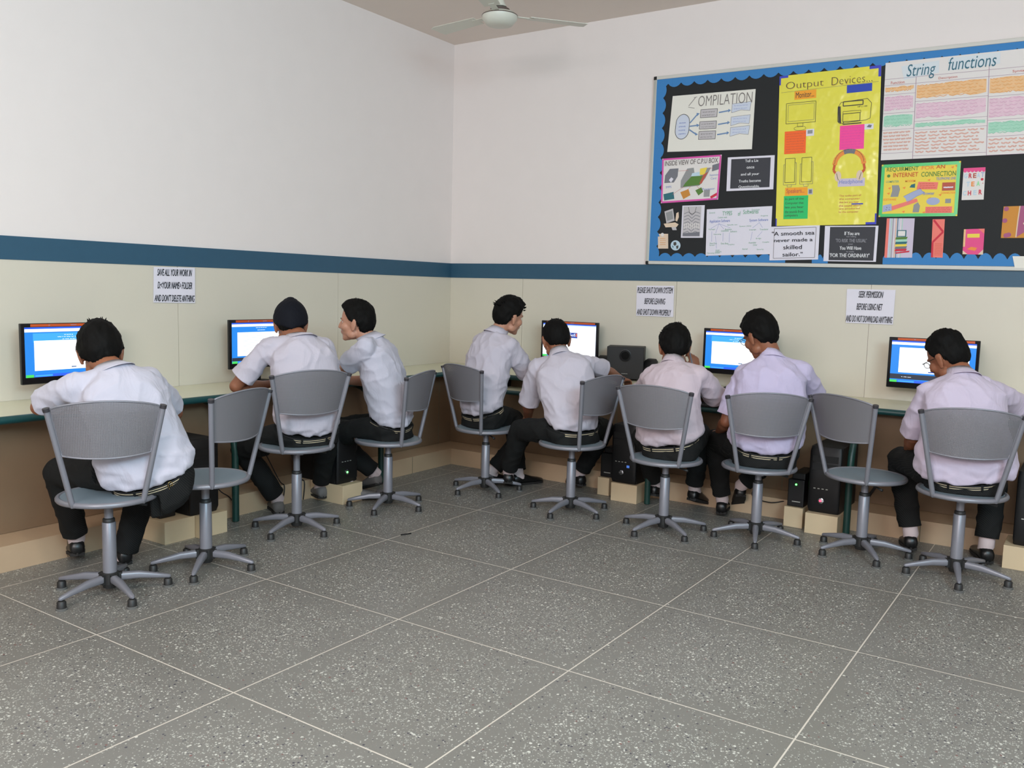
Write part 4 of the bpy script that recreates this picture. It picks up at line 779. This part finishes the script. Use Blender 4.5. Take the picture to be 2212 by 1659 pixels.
# ================================================================ people
def basis(x, y, z, o=(0, 0, 0)):
    m = Matrix.Identity(4)
    for i in range(3): m[i][0] = x[i]; m[i][1] = y[i]; m[i][2] = z[i]; m[i][3] = o[i]
    return m
def head_frame(pos, yaw, pitch, roll, sc=1.0):
    yaw, pitch, roll = map(math.radians, (yaw, pitch, roll))
    f = V((-math.sin(yaw)*math.cos(pitch), math.cos(yaw)*math.cos(pitch), -math.sin(pitch))); r = V((math.cos(yaw), math.sin(yaw), 0)); u = r.cross(f)
    r2 = r*math.cos(roll)+u*math.sin(roll); u2 = -r*math.sin(roll)+u*math.cos(roll)
    return basis(r2*sc, f*sc, u2*sc, pos)
def fbm(p, s): return noise.fractal(V(p)*s, 1.0, 2.0, 3)
def hair_mesh(X, style):
    """cap over the skull: angular lower bound e(phi), thickness and strand noise"""
    R = dict(short=(.090, .108, .110), full=(.094, .112, .116), turban=(.095, .113, .116), crew=(.087, .106, .106), flat=(.084, .108, .112))[style['kind']]
    prof = style.get('line') or [(0, 34), (35, 32), (60, 16), (74, -6), (86, -14), (100, -14), (116, -44), (150, -58), (180, -60)]
    seed = style.get('seed', 1)
    n, k = 84, 48; vs = []
    def emin(phi):
        for (a, ea), (b_, eb) in zip(prof, prof[1:]):
            if phi <= b_: return lerp(ea, eb, (phi-a)/(b_-a))
        return prof[-1][1]
    c = V((0, -.010, .026))
    for i in range(k+1):
        el = 90-180*i/k
        for j in range(n):
            ph = 360*j/n; p2 = ph if ph <= 180 else 360-ph
            d = V((math.sin(math.radians(ph))*math.cos(math.radians(el)), math.cos(math.radians(ph))*math.cos(math.radians(el)), math.sin(math.radians(el))))
            m = sstep(-5, 4, el-emin(p2))
            q = V((d.x*R[0], d.y*R[1], d.z*R[2]))
            if d.z < 0: q.z *= 1+.24*max(0, -d.y)-.05*max(0, d.y)
            w = 0
            if style['kind'] != 'turban':
                st = noise.noise(V((d.x*9+seed, d.y*9, d.z*3)))*.0045+noise.noise(V((d.x*30+seed, d.y*30, d.z*9)))*.0022
                if style['kind'] in ('full', 'short', 'flat'): w += .006*noise.noise(d*3+V((seed*3.1, 0, 0)))
                if d.z < -.2 and d.y < 0: w -= .010*sstep(.4, .95, -d.z)
            else:
                st = -.0022*max(0, math.sin((d.z*.9+abs(d.x)*.8)*26))**3
                w += .012*max(0, 1-((d.x*2.2)**2+((d.y+.1)*2.2)**2))*sstep(.6, 1, d.z)
            for bd, amt, wid in style.get('bumps', []):
                bdv = V(bd).normalized(); w += amt*sstep(1-wid, 1, d.dot(bdv))
            q = q+d*(st+w)
            q = q*lerp(.72, 1, m)
            vs.append(X @ (q+c))
    b = MB(); fs = [(i*n+j, (i+1)*n+j, (i+1)*n+(j+1) % n, i*n+(j+1) % n) for i in range(k) for j in range(n)]
    b.add(vs, fs)
    rnd = random.Random(seed)
    if style['kind'] != 'turban':
        for (x, y, z), cnt, ln in style.get('tufts', [((0, -.2, 1), 6, .008)]):
            for q in range(cnt):
                d = (V((x, y, z)).normalized()+V((rnd.uniform(-.5, .5), rnd.uniform(-.5, .5), rnd.uniform(-.1, .1)))).normalized()
                p = V((d.x*R[0]*.96, d.y*R[1]*.96, d.z*R[2]*.96))+c; t = (d+V((rnd.uniform(-.5, .5), rnd.uniform(-.5, .5), rnd.uniform(-.3, .3)))).normalized()
                b.tube([X @ p, X @ (p+d*ln*.6+t*ln*.2), X @ (p+d*ln+t*ln*.6)], [.0065, .0035, .0006], 5)
        # sideburn and nape locks along the hair line
        for q in range(46):
            ph = rnd.uniform(95, 265); p2 = ph if ph <= 180 else 360-ph; el = emin(p2)+rnd.uniform(2, 8)
            d = V((math.sin(math.radians(ph))*math.cos(math.radians(el)), math.cos(math.radians(ph))*math.cos(math.radians(el)), math.sin(math.radians(el))))
            sh = .010*sstep(.2, .7, -d.z) if d.y < 0 else 0
            p = V((d.x*R[0], d.y*R[1], d.z*R[2]*.95))*1.0-d*(sh+.002)+c; b.tube([X @ p, X @ (p-V((d.x*.004, d.y*.004, .010))), X @ (p-V((d.x*.012, d.y*.012, .019)))], [.005, .0035, .0008], 5)
    me = b.mesh(); smooth(me); return me
def hand(b, wr, d, n, side, curl=.35, spread=.0, sc=1.0):
    """wr wrist, d pointing direction, n back-of-hand normal, side = unit vector towards the thumb"""
    d = d.normalized(); n = (n-d*n.dot(d)).normalized(); s = side-d*side.dot(d)-n*side.dot(n); s = s.normalized()
    P = lambda a, c, e: wr+(d*a+s*c+n*e)*sc
    b.ell(P(.048, 0, 0), (.041*sc, .052*sc, .0145*sc), basis(s, d, n).to_3x3().to_4x4(), 16, 10)
    b.tube([P(-.02, 0, 0), P(.03, 0, 0)], .025*sc, 12, flat=.8, up=tuple(s))
    for i, (c, L_, r) in enumerate(((.030, .074, .0090), (.011, .082, .0094), (-.009, .076, .0090), (-.028, .060, .0080))):
        k = curl*(1+.12*i); p = P(.085-.004*abs(i-1), c, .0); pts = [P(.045, c*.8, 0), p]; ang = 0; q = p
        for seg in (.45, .32, .23):
            ang += k*1.15; q = q+((d*math.cos(ang)-n*math.sin(ang))+s*(c*3*spread))*L_*seg*sc; pts.append(q)
        b.tube(pts, [r*sc, r*1.08*sc, r*sc, r*.95*sc, r*.72*sc], 10)
        b.ell(pts[-1], (r*.74*sc,)*3, n=8, k=6)
    t0 = P(.018, .026, -.004); t1 = P(.045, .050, -.010); t2 = P(.070, .058, -.018); t3 = P(.090, .054, -.026)
    b.tube([P(.01, .012, 0), t0, t1, t2, t3], [.012*sc, .0135*sc, .0115*sc, .010*sc, .0075*sc], 10); b.ell(t3, (.0078*sc,)*3, n=8, k=6)
def cut_open(me, regions):
    bm = bmesh.new(); bm.from_mesh(me)
    for co, no, rad, depth, guard in regions:
        def inreg(p, sl=0):
            t = (p-co).dot(no); rr_ = ((p-co)-no*t).length
            return -depth-sl < t < depth+sl and rr_ < rad and not guard(p)
        fs = [f for f in bm.faces if inreg(f.calc_center_median(), .02)]
        geom = list({v for f in fs for v in f.verts})+list({e for f in fs for e in f.edges})+fs
        if not geom: continue
        bmesh.ops.bisect_plane(bm, geom=geom, plane_co=co, plane_no=no, clear_outer=False)
        dead = [v for v in bm.verts if (v.co-co).dot(no) > 1e-5 and (v.co-co).dot(no) < depth+.1 and inreg(v.co-no*max(0, (v.co-co).dot(no)-depth*.5))]
        bmesh.ops.delete(bm, geom=dead, context='VERTS')
    bm.to_mesh(me); bm.free()
def person(key, label, head, style, shirt, skin='skin', sleeve=(.80, .80), clamp=None, seat_z=.45, extras=None, hands=None, hsc=1.06, shoe='shoe_black', belly=1.0, wbulge=1.0, seed=0):
    J = {k: V(v) for k, v in POSE[key].items()}
    XH = head_frame(J['head']-V((0, 0, .020)), *head, sc=hsc); hp = lambda x, y, z: XH @ V((x, y, z))
    hrot = XH.to_3x3().to_4x4()
    hipr = (J['hipR']-J['hipL']).normalized(); shr = (J['shR']-J['shL']).normalized()
    spine_t = (J['neck']-J['pelvis']).normalized()
    fwd0 = -(hipr+shr).normalized().cross(spine_t).normalized()      # front
    fwd0 = V((0, 0, 1)).cross((hipr+shr)).normalized() if 0 else fwd0
    L_ = (J['neck']-J['pelvis']).length
    ctrl = (J['pelvis']+J['neck'])/2+(-fwd0*.055+spine_t*.03)
    def sp(s):
        if s <= 0: return J['pelvis']+spine0*s*L_
        if s > 1: return J['neck']+tend*(s-1)*L_
        return J['pelvis']*(1-s)**2+ctrl*2*s*(1-s)+J['neck']*s*s
    spine0 = (ctrl-J['pelvis']).normalized(); tend = (J['neck']-ctrl).normalized()
    def frame(s):
        ss = max(0, min(1, s)); t = spine0.lerp(tend, ss).normalized(); r = hipr.lerp(shr, sstep(0, .75, ss)); r = (r-t*r.dot(t)).normalized(); f = t.cross(r).normalized()
        al = math.radians(20)*(1-sstep(.05, .4, ss)); f2 = f*math.cos(al)+t*math.sin(al)
        return r, f2, f, t
    def sec(s, hu, hv, off=0):
        r, f2, f, t = frame(s); return (sp(s)+f*off, r, f2, hu, hv)
    zmin = seat_z+.006; sx_, sy_ = clamp[:2]; ct, st_ = math.cos(clamp[2]), math.sin(clamp[2])
    br, bf2, bf, bt = frame(.035); bup = br.cross(bf2).normalized(); bc0 = sp(.035)
    def back_clamp(p):
        dx, dy = p.x-sx_, p.y-sy_; lx, ly = ct*dx+st_*dy, -st_*dx+ct*dy; fz = (p.z-seat_z)/CH['h']
        if fz > 1.05 or fz < -.02 or ly > 0: return p
        lim = -lerp(CH['by'], CH['ty'], max(0, fz))+.018; lim2 = lerp(CH['bx'], CH['tx'], max(0, fz))
        if abs(lx) > lim2+.05: return p
        if ly < lim: ly = lim+(ly-lim)*.03
        return V((sx_+ct*lx-st_*ly, sy_+st_*lx+ct*ly, p.z))
    # ---------------- body: one continuous skin surface
    b = MB()
    b.ell(hp(0, -.012, .026), (.079*hsc, .095*hsc, .098*hsc), hrot.normalized() if 0 else XH.to_quaternion().to_matrix().to_4x4(), 28, 18)
    Q = XH.to_quaternion().to_matrix().to_4x4()
    E = lambda c, r, n=18, k=12: b.ell(hp(*c), tuple(q*hsc for q in r), Q, n, k)
    E((0, .022, -.030), (.062, .070, .075)); E((0, .050, -.078), (.036, .034, .030)); E((0, .068, -.096), (.022, .018, .015))
    for sx in (-1, 1):
        E((sx*.042, .052, -.025), (.024, .028, .028)); E((sx*.048, .012, -.070), (.020, .030, .026))
        b.loft([(hp(sx*.076, -.004, -.05), Q.to_3x3() @ V((0, 1, 0)), Q.to_3x3() @ V((sx, -.5, 0)).normalized(), .010*hsc, .008*hsc), (hp(sx*.082, -.010, -.022), Q.to_3x3() @ V((0, 1, 0)), Q.to_3x3() @ V((sx, -.5, 0)).normalized(), .017*hsc, .010*hsc), (hp(sx*.088, -.016, .008), Q.to_3x3() @ V((0, 1, 0)), Q.to_3x3() @ V((sx, -.5, 0)).normalized(), .019*hsc, .008*hsc), (hp(sx*.087, -.014, .022), Q.to_3x3() @ V((0, 1, 0)), Q.to_3x3() @ V((sx, -.5, 0)).normalized(), .012*hsc, .006*hsc)], 14)
        E((sx*.030, .070, .020), (.024, .012, .008))
    b.loft([(hp(0, .086, .010), Q.to_3x3() @ V((1, 0, 0)), Q.to_3x3() @ V((0, 1, 0)), .007*hsc, .008*hsc), (hp(0, .094, -.012), Q.to_3x3() @ V((1, 0, 0)), Q.to_3x3() @ V((0, 1, 0)), .010*hsc, .013*hsc), (hp(0, .100, -.030), Q.to_3x3() @ V((1, 0, 0)), Q.to_3x3() @ V((0, 1, 0)), .016*hsc, .014*hsc), (hp(0, .092, -.038), Q.to_3x3() @ V((1, 0, 0)), Q.to_3x3() @ V((0, 1, 0)), .014*hsc, .008*hsc)], 14)
    E((0, .086, -.054), (.024, .009, .006)); E((0, .084, -.063), (.020, .009, .006))
    nb_ = hp(0, -.028, -.055)
    b.tube([J['neck']-tend*.05, J['neck'].lerp(nb_, .5), nb_, hp(0, -.01, -.01)], [.062, .057, .056, .060], 20)
    b.loft([sec(s, a*.86, c*.84) for s, a, c in ((.12, .11, .08), (.2, .135, .10), (.3, .145, .105), (.6, .155, .10), (.78, .15, .09), (.88, .11, .07), (.95, .075, .06), (1.0, .062, .06))], 24)
    for sd in 'LR': b.tube([sp(.25), sp(.12), J['hip'+sd]-V((0, 0, .02))], [.08, .06, .045], 14)
    for sd, sx in (('L', -1), ('R', 1)):
        sh, el, wr = J['sh'+sd], J['el'+sd], J['wr'+sd]
        shi = sh+(sp(.85)-sh).normalized()*.03; b.tube([sp(.85), shi], [.05, .036], 14); b.ell(shi, (.036,)*3)
        fa = (wr-el); e2 = el+fa.normalized()*.06
        b.tube([shi, sh.lerp(el, .3), sh.lerp(el, .6), el, e2, el.lerp(wr, .6), wr], [.034, .036, .042, .038, .041, .033, .026], 16); b.ell(el, (.0375,)*3)
        hd = hands.get(sd) if hands else None
        if hd: d, n, th_, cu = V(hd[0]), V(hd[1]), V(hd[2]), hd[3]
        else:
            d = fa.normalized(); d = V((d.x, d.y, d.z*.4)); n = V((0, 0, 1)); th_ = -sx*shr; cu = .35
        hand(b, wr+V((0, 0, .004)), d, n, th_, cu)
        hp_, kn, an = J['hip'+sd], J['kn'+sd], J['an'+sd]
        b.tube([hp_-V((0, 0, .02)), hp_.lerp(kn, .5)-V((0, 0, .008)), kn, kn.lerp(an, .35), an.lerp(kn, .2), an], [.045, .052, .050, .048, .036, .034], 16); b.ell(kn, (.052,)*3)
    body = voxel(b, .0058, 3)
    bo = obj('person', body, skin, sm=0); smooth(body); tag(bo, label, 'person', None)
    # ---------------- hair or turban, eyes
    if style['kind'] == 'turban':
        under = dict(kind='crew', seed=3); obj('hair', hair_mesh(XH, under), 'hair', bo)
        obj('turban', hair_mesh(XH, style), 'turban_black', bo)
    else: obj('hair', hair_mesh(XH, style), 'hair', bo)
    for sx in (-1, 1):
        b = MB(); b.ell(hp(sx*.030, .0640, .004), (.0112*hsc,)*3, Q, 14, 10, 'eye_white'); b.ell(hp(sx*.030, .0702, .004), (.0056*hsc,)*3, Q, 12, 8, 'iris'); obj('eye', b, None, bo, sm=1)
    b = MB()
    for sx in (-1, 1): b.tube([hp(sx*.014, .0815, .022), hp(sx*.032, .081, .025), hp(sx*.050, .066, .022)], [.003, .0042, .002], 6)
    obj('eyebrows', b, 'hair', bo, sm=1)
    # ---------------- shirt
    b = MB(); w = belly
    wb = wbulge; prof = [(.066, .158*w, .120*w), (.085, .192*w*wb, .142*w*wb), (.13, .203*w*wb, .150*w*wb), (.28, .197*w*wb, .140*w), (.45, .186*w, .130*w), (.62, .186*w, .126*w), (.78, .186*w, .118*w), (.88, .150, .100), (.95, .100, .080), (1.02, .068, .066)]
    b.loft([sec(s, a, c, -.006 if s < .4 else 0) for s, a, c in prof], 36, 2.25)
    ends = []
    for sd, fr in (('L', sleeve[0]), ('R', sleeve[1])):
        sh, el = J['sh'+sd], J['el'+sd]; ax = (el-sh); al = ax.length; ax.normalize()
        inn = (sp(.88)-sh).normalized(); top = sh+inn*.012+V((0, 0, .002)); b.ell(top, (.060, .060, .060)); b.tube([sp(.88), sp(.93).lerp(sh, .5)+V((0, 0, .002)), top], [.070, .058, .058], 18)
        b.tube([sp(.72), sh+ax*.03], [.09, .062], 16)
        hem = sh+ax*al*fr; b.tube([top, sh.lerp(hem, .5), hem, hem+ax*.03], [.058, .064, .070, .070], 20)
        ends.append((hem, ax))
    me = voxel(b, .0085, 6)
    NRM = [v.normal.copy() for v in me.vertices]; OUT = []
    for v, vn in zip(me.vertices, NRM):
        p = v.co.copy(); q = V((p.dot(shr)*7, p.dot(fwd0)*7, p.z*15)); 
        lowf = 1-sstep(0, .30, (p-J['pelvis']).dot(spine_t)/L_)
        n1 = noise.noise(q*.9+V((seed*5.3, 0, 0))); ridge = (1-abs(noise.noise(V((p.dot(shr)*9+p.z*6, p.dot(fwd0)*9, p.z*7-p.dot(shr)*4))+V((seed*2.7, 1, 4)))))**5
        r2 = (1-abs(noise.noise(V((p.dot(shr)*5-p.z*7, p.dot(fwd0)*6, p.z*6+p.dot(shr)*6))+V((seed*1.9, 7, 2)))))**6
        bl = noise.noise(V((p.dot(shr)*16, p.dot(fwd0)*16, p.z*30))+V((seed, 3, 9)))
        OUT += back_clamp(p+vn*(n1*.004+ridge*.008+r2*.007-.003+lowf*bl*.014))[:]
    me.vertices.foreach_set('co', OUT); me.update()
    guard = lambda p: min(((p-sp(s)).length-.0 for s in (.3, .45, .6, .75, .9))) < .155
    cut_open(me, [(h, a, .10, .035, guard) for h, a in ends])
    so = obj('shirt', me, SH[shirt], bo); smooth(me)
    m_ = so.modifiers.new('thick', 'SOLIDIFY'); m_.thickness = .0015; m_.offset = -1
    # collar
    b = MB(); r, f2, f, t = frame(1.0); nc = J['neck']; nd = (nb_-J['neck']).normalized()
    ring = lambda c, rad, el=1.08: [c+(r*math.cos(q)+f*math.sin(q)*el)*rad for q in [PI/2+.30+(2*PI-.6)*i/30 for i in range(31)]]
    A1 = ring(nc+nd*.045-f*.002, .061); A2 = ring(nc+nd*.012-f*.004, .071); A3 = ring(nc-nd*.006-f*.006, .080); A4 = ring(nc-nd*.012-f*.006, .082); A0 = ring(nc+nd*.020, .058); n_ = 31
    vs = A0+A1+A2+A3+A4; b.add(vs, [(k*n_+i, k*n_+i+1, (k+1)*n_+i+1, (k+1)*n_+i) for k in range(4) for i in range(n_-1)])
    co = obj('collar', b, SH[shirt], so, sm=0); m_ = co.modifiers.new('thick', 'SOLIDIFY'); m_.thickness = .002; smooth(co.data)
    # ---------------- trousers
    b = MB()
    b.loft([sec(s, a*w, c*w) for s, a, c in ((-.24, .13, .10), (-.14, .172, .132), (-.02, .176, .136), (.02, .168, .130), (.052, .160, .122))], 32, 2.3)
    ends = []
    for sd in 'LR':
        hp_, kn, an = J['hip'+sd], J['kn'+sd], J['an'+sd]; b.ell(hp_-fwd0*.02-V((0, 0, .02)), (.088*w, .092*w, .078)); a = (an-kn).normalized()
        b.tube([hp_-V((0, 0, .015)), hp_.lerp(kn, .3)-V((0, 0, .008)), hp_.lerp(kn, .7), kn], [.082*w, .086*w, .080, .070], 20); b.ell(kn, (.071,)*3)
        hem = kn.lerp(an, .90); b.tube([kn, kn.lerp(an, .3), kn.lerp(an, .6), hem, hem+a*.03], [.070, .068, .063, .060, .060], 18); ends.append((hem, a))
    me = voxel(b, .009, 4)
    NRM = [v.normal.copy() for v in me.vertices]; OUT = []
    for v, vn in zip(me.vertices, NRM):
        p = v.co.copy(); n1 = noise.noise(V((p.x*10, p.y*10, p.z*22))+V((seed*3, 0, 0))); ridge = (1-abs(noise.noise(p*11+V((seed, 2, 2)))))**5
        p = p+vn*(n1*.004+ridge*.006-.002)
        d = math.hypot(p.x-sx_, p.y-sy_)
        if p.z < zmin and ((d < .235 and p.z > zmin-.10) or (d < .19 and p.z > zmin-.19)): p.z = zmin+(p.z-zmin)*.02
        if d < .30:
            hh = (p-bc0).dot(bup)
            if hh > .004 and (p-bc0-bup*hh).length < .24 and (p-bc0).dot(bf2) < .09: p = p-bup*(hh-.004)*.9
        OUT += back_clamp(p)[:]
    me.vertices.foreach_set('co', OUT); me.update()
    cut_open(me, [(h, a, .085, .03, lambda p: False) for h, a in ends])
    to = obj('trousers', me, 'trousers', bo); smooth(me); m_ = to.modifiers.new('thick', 'SOLIDIFY'); m_.thickness = .0015; m_.offset = -1
    # belt with loops
    b = MB(); n = 48; rows = [(-.018, 'belt_black'), (-.011, 'belt_stripe'), (-.006, 'belt_black'), (.001, 'belt_stripe'), (.006, 'belt_black'), (.014, None)]
    rings = []
    r, f2, f, t = frame(.035); up = r.cross(f2).normalized(); c0 = sp(.035)
    def belt_p(q, du, ext):
        ca, sa = math.cos(q), math.sin(q); ex = 2.3; x = math.copysign(abs(ca)**(2/ex), ca); y = math.copysign(abs(sa)**(2/ex), sa)
        return c0+r*(.168*w+ext)*x+f2*(.130*w+ext)*y+up*du
    for (du, mt), (du2, _) in zip(rows, rows[1:]):
        ra = [belt_p(2*PI*i/n, du, 0) for i in range(n)]+[belt_p(2*PI*i/n, du2, 0) for i in range(n)]; b.add(ra, [(i, (i+1) % n, n+(i+1) % n, n+i) for i in range(n)], mt)
    beo = obj('belt', b, None, bo); smooth(beo.data); m_ = beo.modifiers.new('thick', 'SOLIDIFY'); m_.thickness = .004; m_.offset = 1
    b = MB()
    for q in (-1.2, -1.95, -.35, -2.8): b = MB(); b.tube([belt_p(q, -.024, .003), belt_p(q, -.012, .0065), belt_p(q, .012, .0065), belt_p(q, .020, .002)], .006, 6, flat=.6); obj('belt_loop', b, 'trousers', to, sm=1)
    if extras and extras.get('buckle') is not None:
        b = MB(); q = extras['buckle']; c = belt_p(q, -.006, .006); nn_ = (c-c0).normalized(); tt = up.cross(nn_).normalized()
        for du in (.008, -.014): b.tube([c+tt*.011*math.cos(a)+up*(du+.016*math.sin(a)) for a in [2*PI*i/16 for i in range(16)]], .0018, 6, closed=True)
        obj('buckle', b, 'brass', beo, sm=1)
    # ---------------- socks and shoes
    for sd, sx in (('L', -1), ('R', 1)):
        kn, an = J['kn'+sd], J['an'+sd]; a = (an-kn).normalized(); top = kn.lerp(an, .84)
        heel = V((an.x, an.y, max(an.z-.075, .012))); td = (extras or {}).get('toe'+sd)
        if td is None:
            td = V((fwd0.x, fwd0.y, 0)); td = (td+V((a.x, a.y, 0))*.2).normalized()
        else: td = V(td).normalized()
        lift = max(0, an.z-.10)
        b = MB(); b.tube([top, an, an+td*.03+V((0, 0, -.03))], [.040, .041, .036], 16); obj('sock', b, 'sock', bo, sm=.9)
        t2 = V((td.x, td.y, 0)).normalized(); rr_ = V((-t2.y, t2.x, 0)); pit = -min(.9, lift*6); dd = (t2*math.cos(pit)+V((0, 0, 1))*math.sin(pit)).normalized(); uu = rr_.cross(dd)*-1 if rr_.cross(dd).z < 0 else rr_.cross(dd)
        hb = V((an.x, an.y, max(an.z-.088, .0)))-dd*.045
        SP = lambda a_, h_: hb+dd*a_+uu*h_
        b = MB(); b.loft([(SP(x_, h_), rr_, uu, wd, ht) for x_, h_, wd, ht in ((-.012, .035, .022, .026), (.0, .042, .034, .036), (.05, .048, .036, .044), (.10, .040, .038, .034), (.16, .030, .044, .024), (.21, .025, .042, .019), (.245, .021, .030, .014), (.258, .019, .012, .008))], 22, 2.3)
        s1 = obj('shoe', b, shoe, bo, sm=0); smooth(s1.data)
        b = MB(); pts = [(-.014, .0), (.0, .032), (.05, .036), (.10, .034), (.17, .044), (.22, .041), (.25, .026), (.262, 0)]
        ol = [(x_, y_) for x_, y_ in pts]+[(x_, -y_) for x_, y_ in pts[-2:0:-1]]; n = len(ol)
        vs = [SP(x_, .0)+rr_*y_ for x_, y_ in ol]+[SP(x_, .016)+rr_*y_*1.02 for x_, y_ in ol]
        b.add(vs, [tuple(range(n)), tuple(range(2*n-1, n-1, -1))]+[(i, (i+1) % n, n+(i+1) % n, n+i) for i in range(n)]); obj('sole', b, 'shoe_sole', s1)
    # ---------------- glasses
    if extras and extras.get('glasses'):
        b = MB()
        for sx in (-1, 1):
            b.tube([hp(sx*(.032+.021*math.cos(a)), .097, .002+.015*math.sin(a)) for a in [2*PI*i/18 for i in range(18)]], .0016, 6, closed=True)
            b.tube([hp(sx*.053, .096, .010), hp(sx*.078, .085, .010), hp(sx*.086, .0, .008), hp(sx*.084, -.012, -.008)], .0018, 6)
        b.tube([hp(-.011, .097, .004), hp(0, .099, .007), hp(.011, .097, .004)], .0016, 6); g = obj('glasses', b, extras['glasses'], bo, sm=1)
        for sx in (-1, 1): b = MB(); b.add([hp(sx*(.032+.0205*math.cos(a)), .097, .002+.0145*math.sin(a)) for a in [2*PI*i/18 for i in range(18)]], [tuple(range(18))]); obj('lens', b, 'glass_lens', g)
    return bo, XH
c = CHAIRS
person('P1', 'short-haired person in white shirt leaning far onto the desk, leftmost person', (58, 26, 6), dict(kind='full', seed=1, tufts=[((.0, -.1, 1), 12, .013), ((-.3, .2, 1), 5, .012)], bumps=[((0, -.7, .6), .006, .3)]), 1, 'skin', (.74, .80), (c[0][0], c[0][1], c[0][2]), c[0][3], dict(buckle=-1.15, glasses='black_plastic'), seed=1, wbulge=1.04)
person('P2', 'person wearing a black turban and white shirt with elbows on the desk', (50, 20, 0), dict(kind='turban', seed=2, line=[(0, 20), (50, 8), (80, -6), (110, -22), (180, -40)]), 0, 'skin', (.78, .8), (c[2][0], c[2][1], c[2][2]), c[2][3], None, seed=2, shoe='shoe_grey', wbulge=.92)
person('P3', 'person in white shirt, face in profile, looking left towards the turbaned person', (116, 2, 0), dict(kind='full', seed=3, bumps=[((0, .8, .7), .008, .25)]), 1, 'skin_light', (.74, .8), (c[3][0], c[3][1], c[3][2]), c[3][3], dict(toeL=(-.9, .2, 0), toeR=(.6, .7, 0)), seed=3, shoe='shoe_grey', wbulge=.86)
person('P4', 'person in white shirt facing right, seated first right of the wall corner', (-22, 12, -4), dict(kind='full', seed=4, tufts=[((0, -.95, .35), 12, .016), ((0, .9, .6), 12, .012)], bumps=[((0, .75, .75), .012, .25)]), 0, 'skin_light', (.92, .95), (c[4][0], c[4][1], c[4][2]), c[4][3], None, seed=4, wbulge=.88)
person('P5', 'person in white shirt seated before the white-screened monitor left of the subwoofer', (44, 22, 3), dict(kind='crew', seed=5, tufts=[((.2, -.3, 1), 6, .008)]), 0, 'skin', (.95, .66), (c[5][0], c[5][1], c[5][2]), c[5][3], dict(glasses='chrome', toeL=(-.5, .85, 0)), seed=5, wbulge=.88)
person('P6', 'person in pinkish white shirt with a hand holding a pen up beside his face', (30, 16, -2), dict(kind='full', seed=6, tufts=[((0, -.2, 1), 7, .009), ((-.8, -.3, .5), 6, .010)]), 2, 'skin', (.9, .95), (c[6][0], c[6][1], c[6][2]), c[6][3], None,
       hands=dict(R=((-.10, .12, 1), (.65, -.6, -.1), (-.6, -.5, 0), .62)), seed=6, belly=1.0)
person('P7', 'tall person in pale lilac shirt and dark glasses looking down at the desk', (64, 26, 4), dict(kind='full', seed=7, tufts=[((0, -.2, 1), 6, .008)], bumps=[((0, -.3, 1), .010, .4)]), 3, 'skin', (.86, .8), (c[7][0], c[7][1], c[7][2]), c[7][3], dict(glasses='black_plastic'), seed=7, belly=1.06)
person('P8', 'person in lilac-white shirt hunched before the rightmost monitor', (62, 28, 5), dict(kind='flat', seed=8, tufts=[((0, -.2, 1), 4, .006)], bumps=[((-.5, -.35, .8), .014, .22), ((.5, -.45, .75), .012, .2), ((.08, -.6, .8), -.012, .05)]), 4, 'skin', (.9, .9), (c[9][0], c[9][1], c[9][2]), c[9][3], dict(glasses='black_plastic'), seed=8, belly=1.05, wbulge=1.12)
b = MB(); b.tube([(2.775, -1.035, .93), (2.735, -1.06, 1.10)], .0045, 8); tag(obj('pen', b, 'steel_gr', sm=1), 'slim grey pen held up beside the face of the person in the pinkish shirt', 'pen')
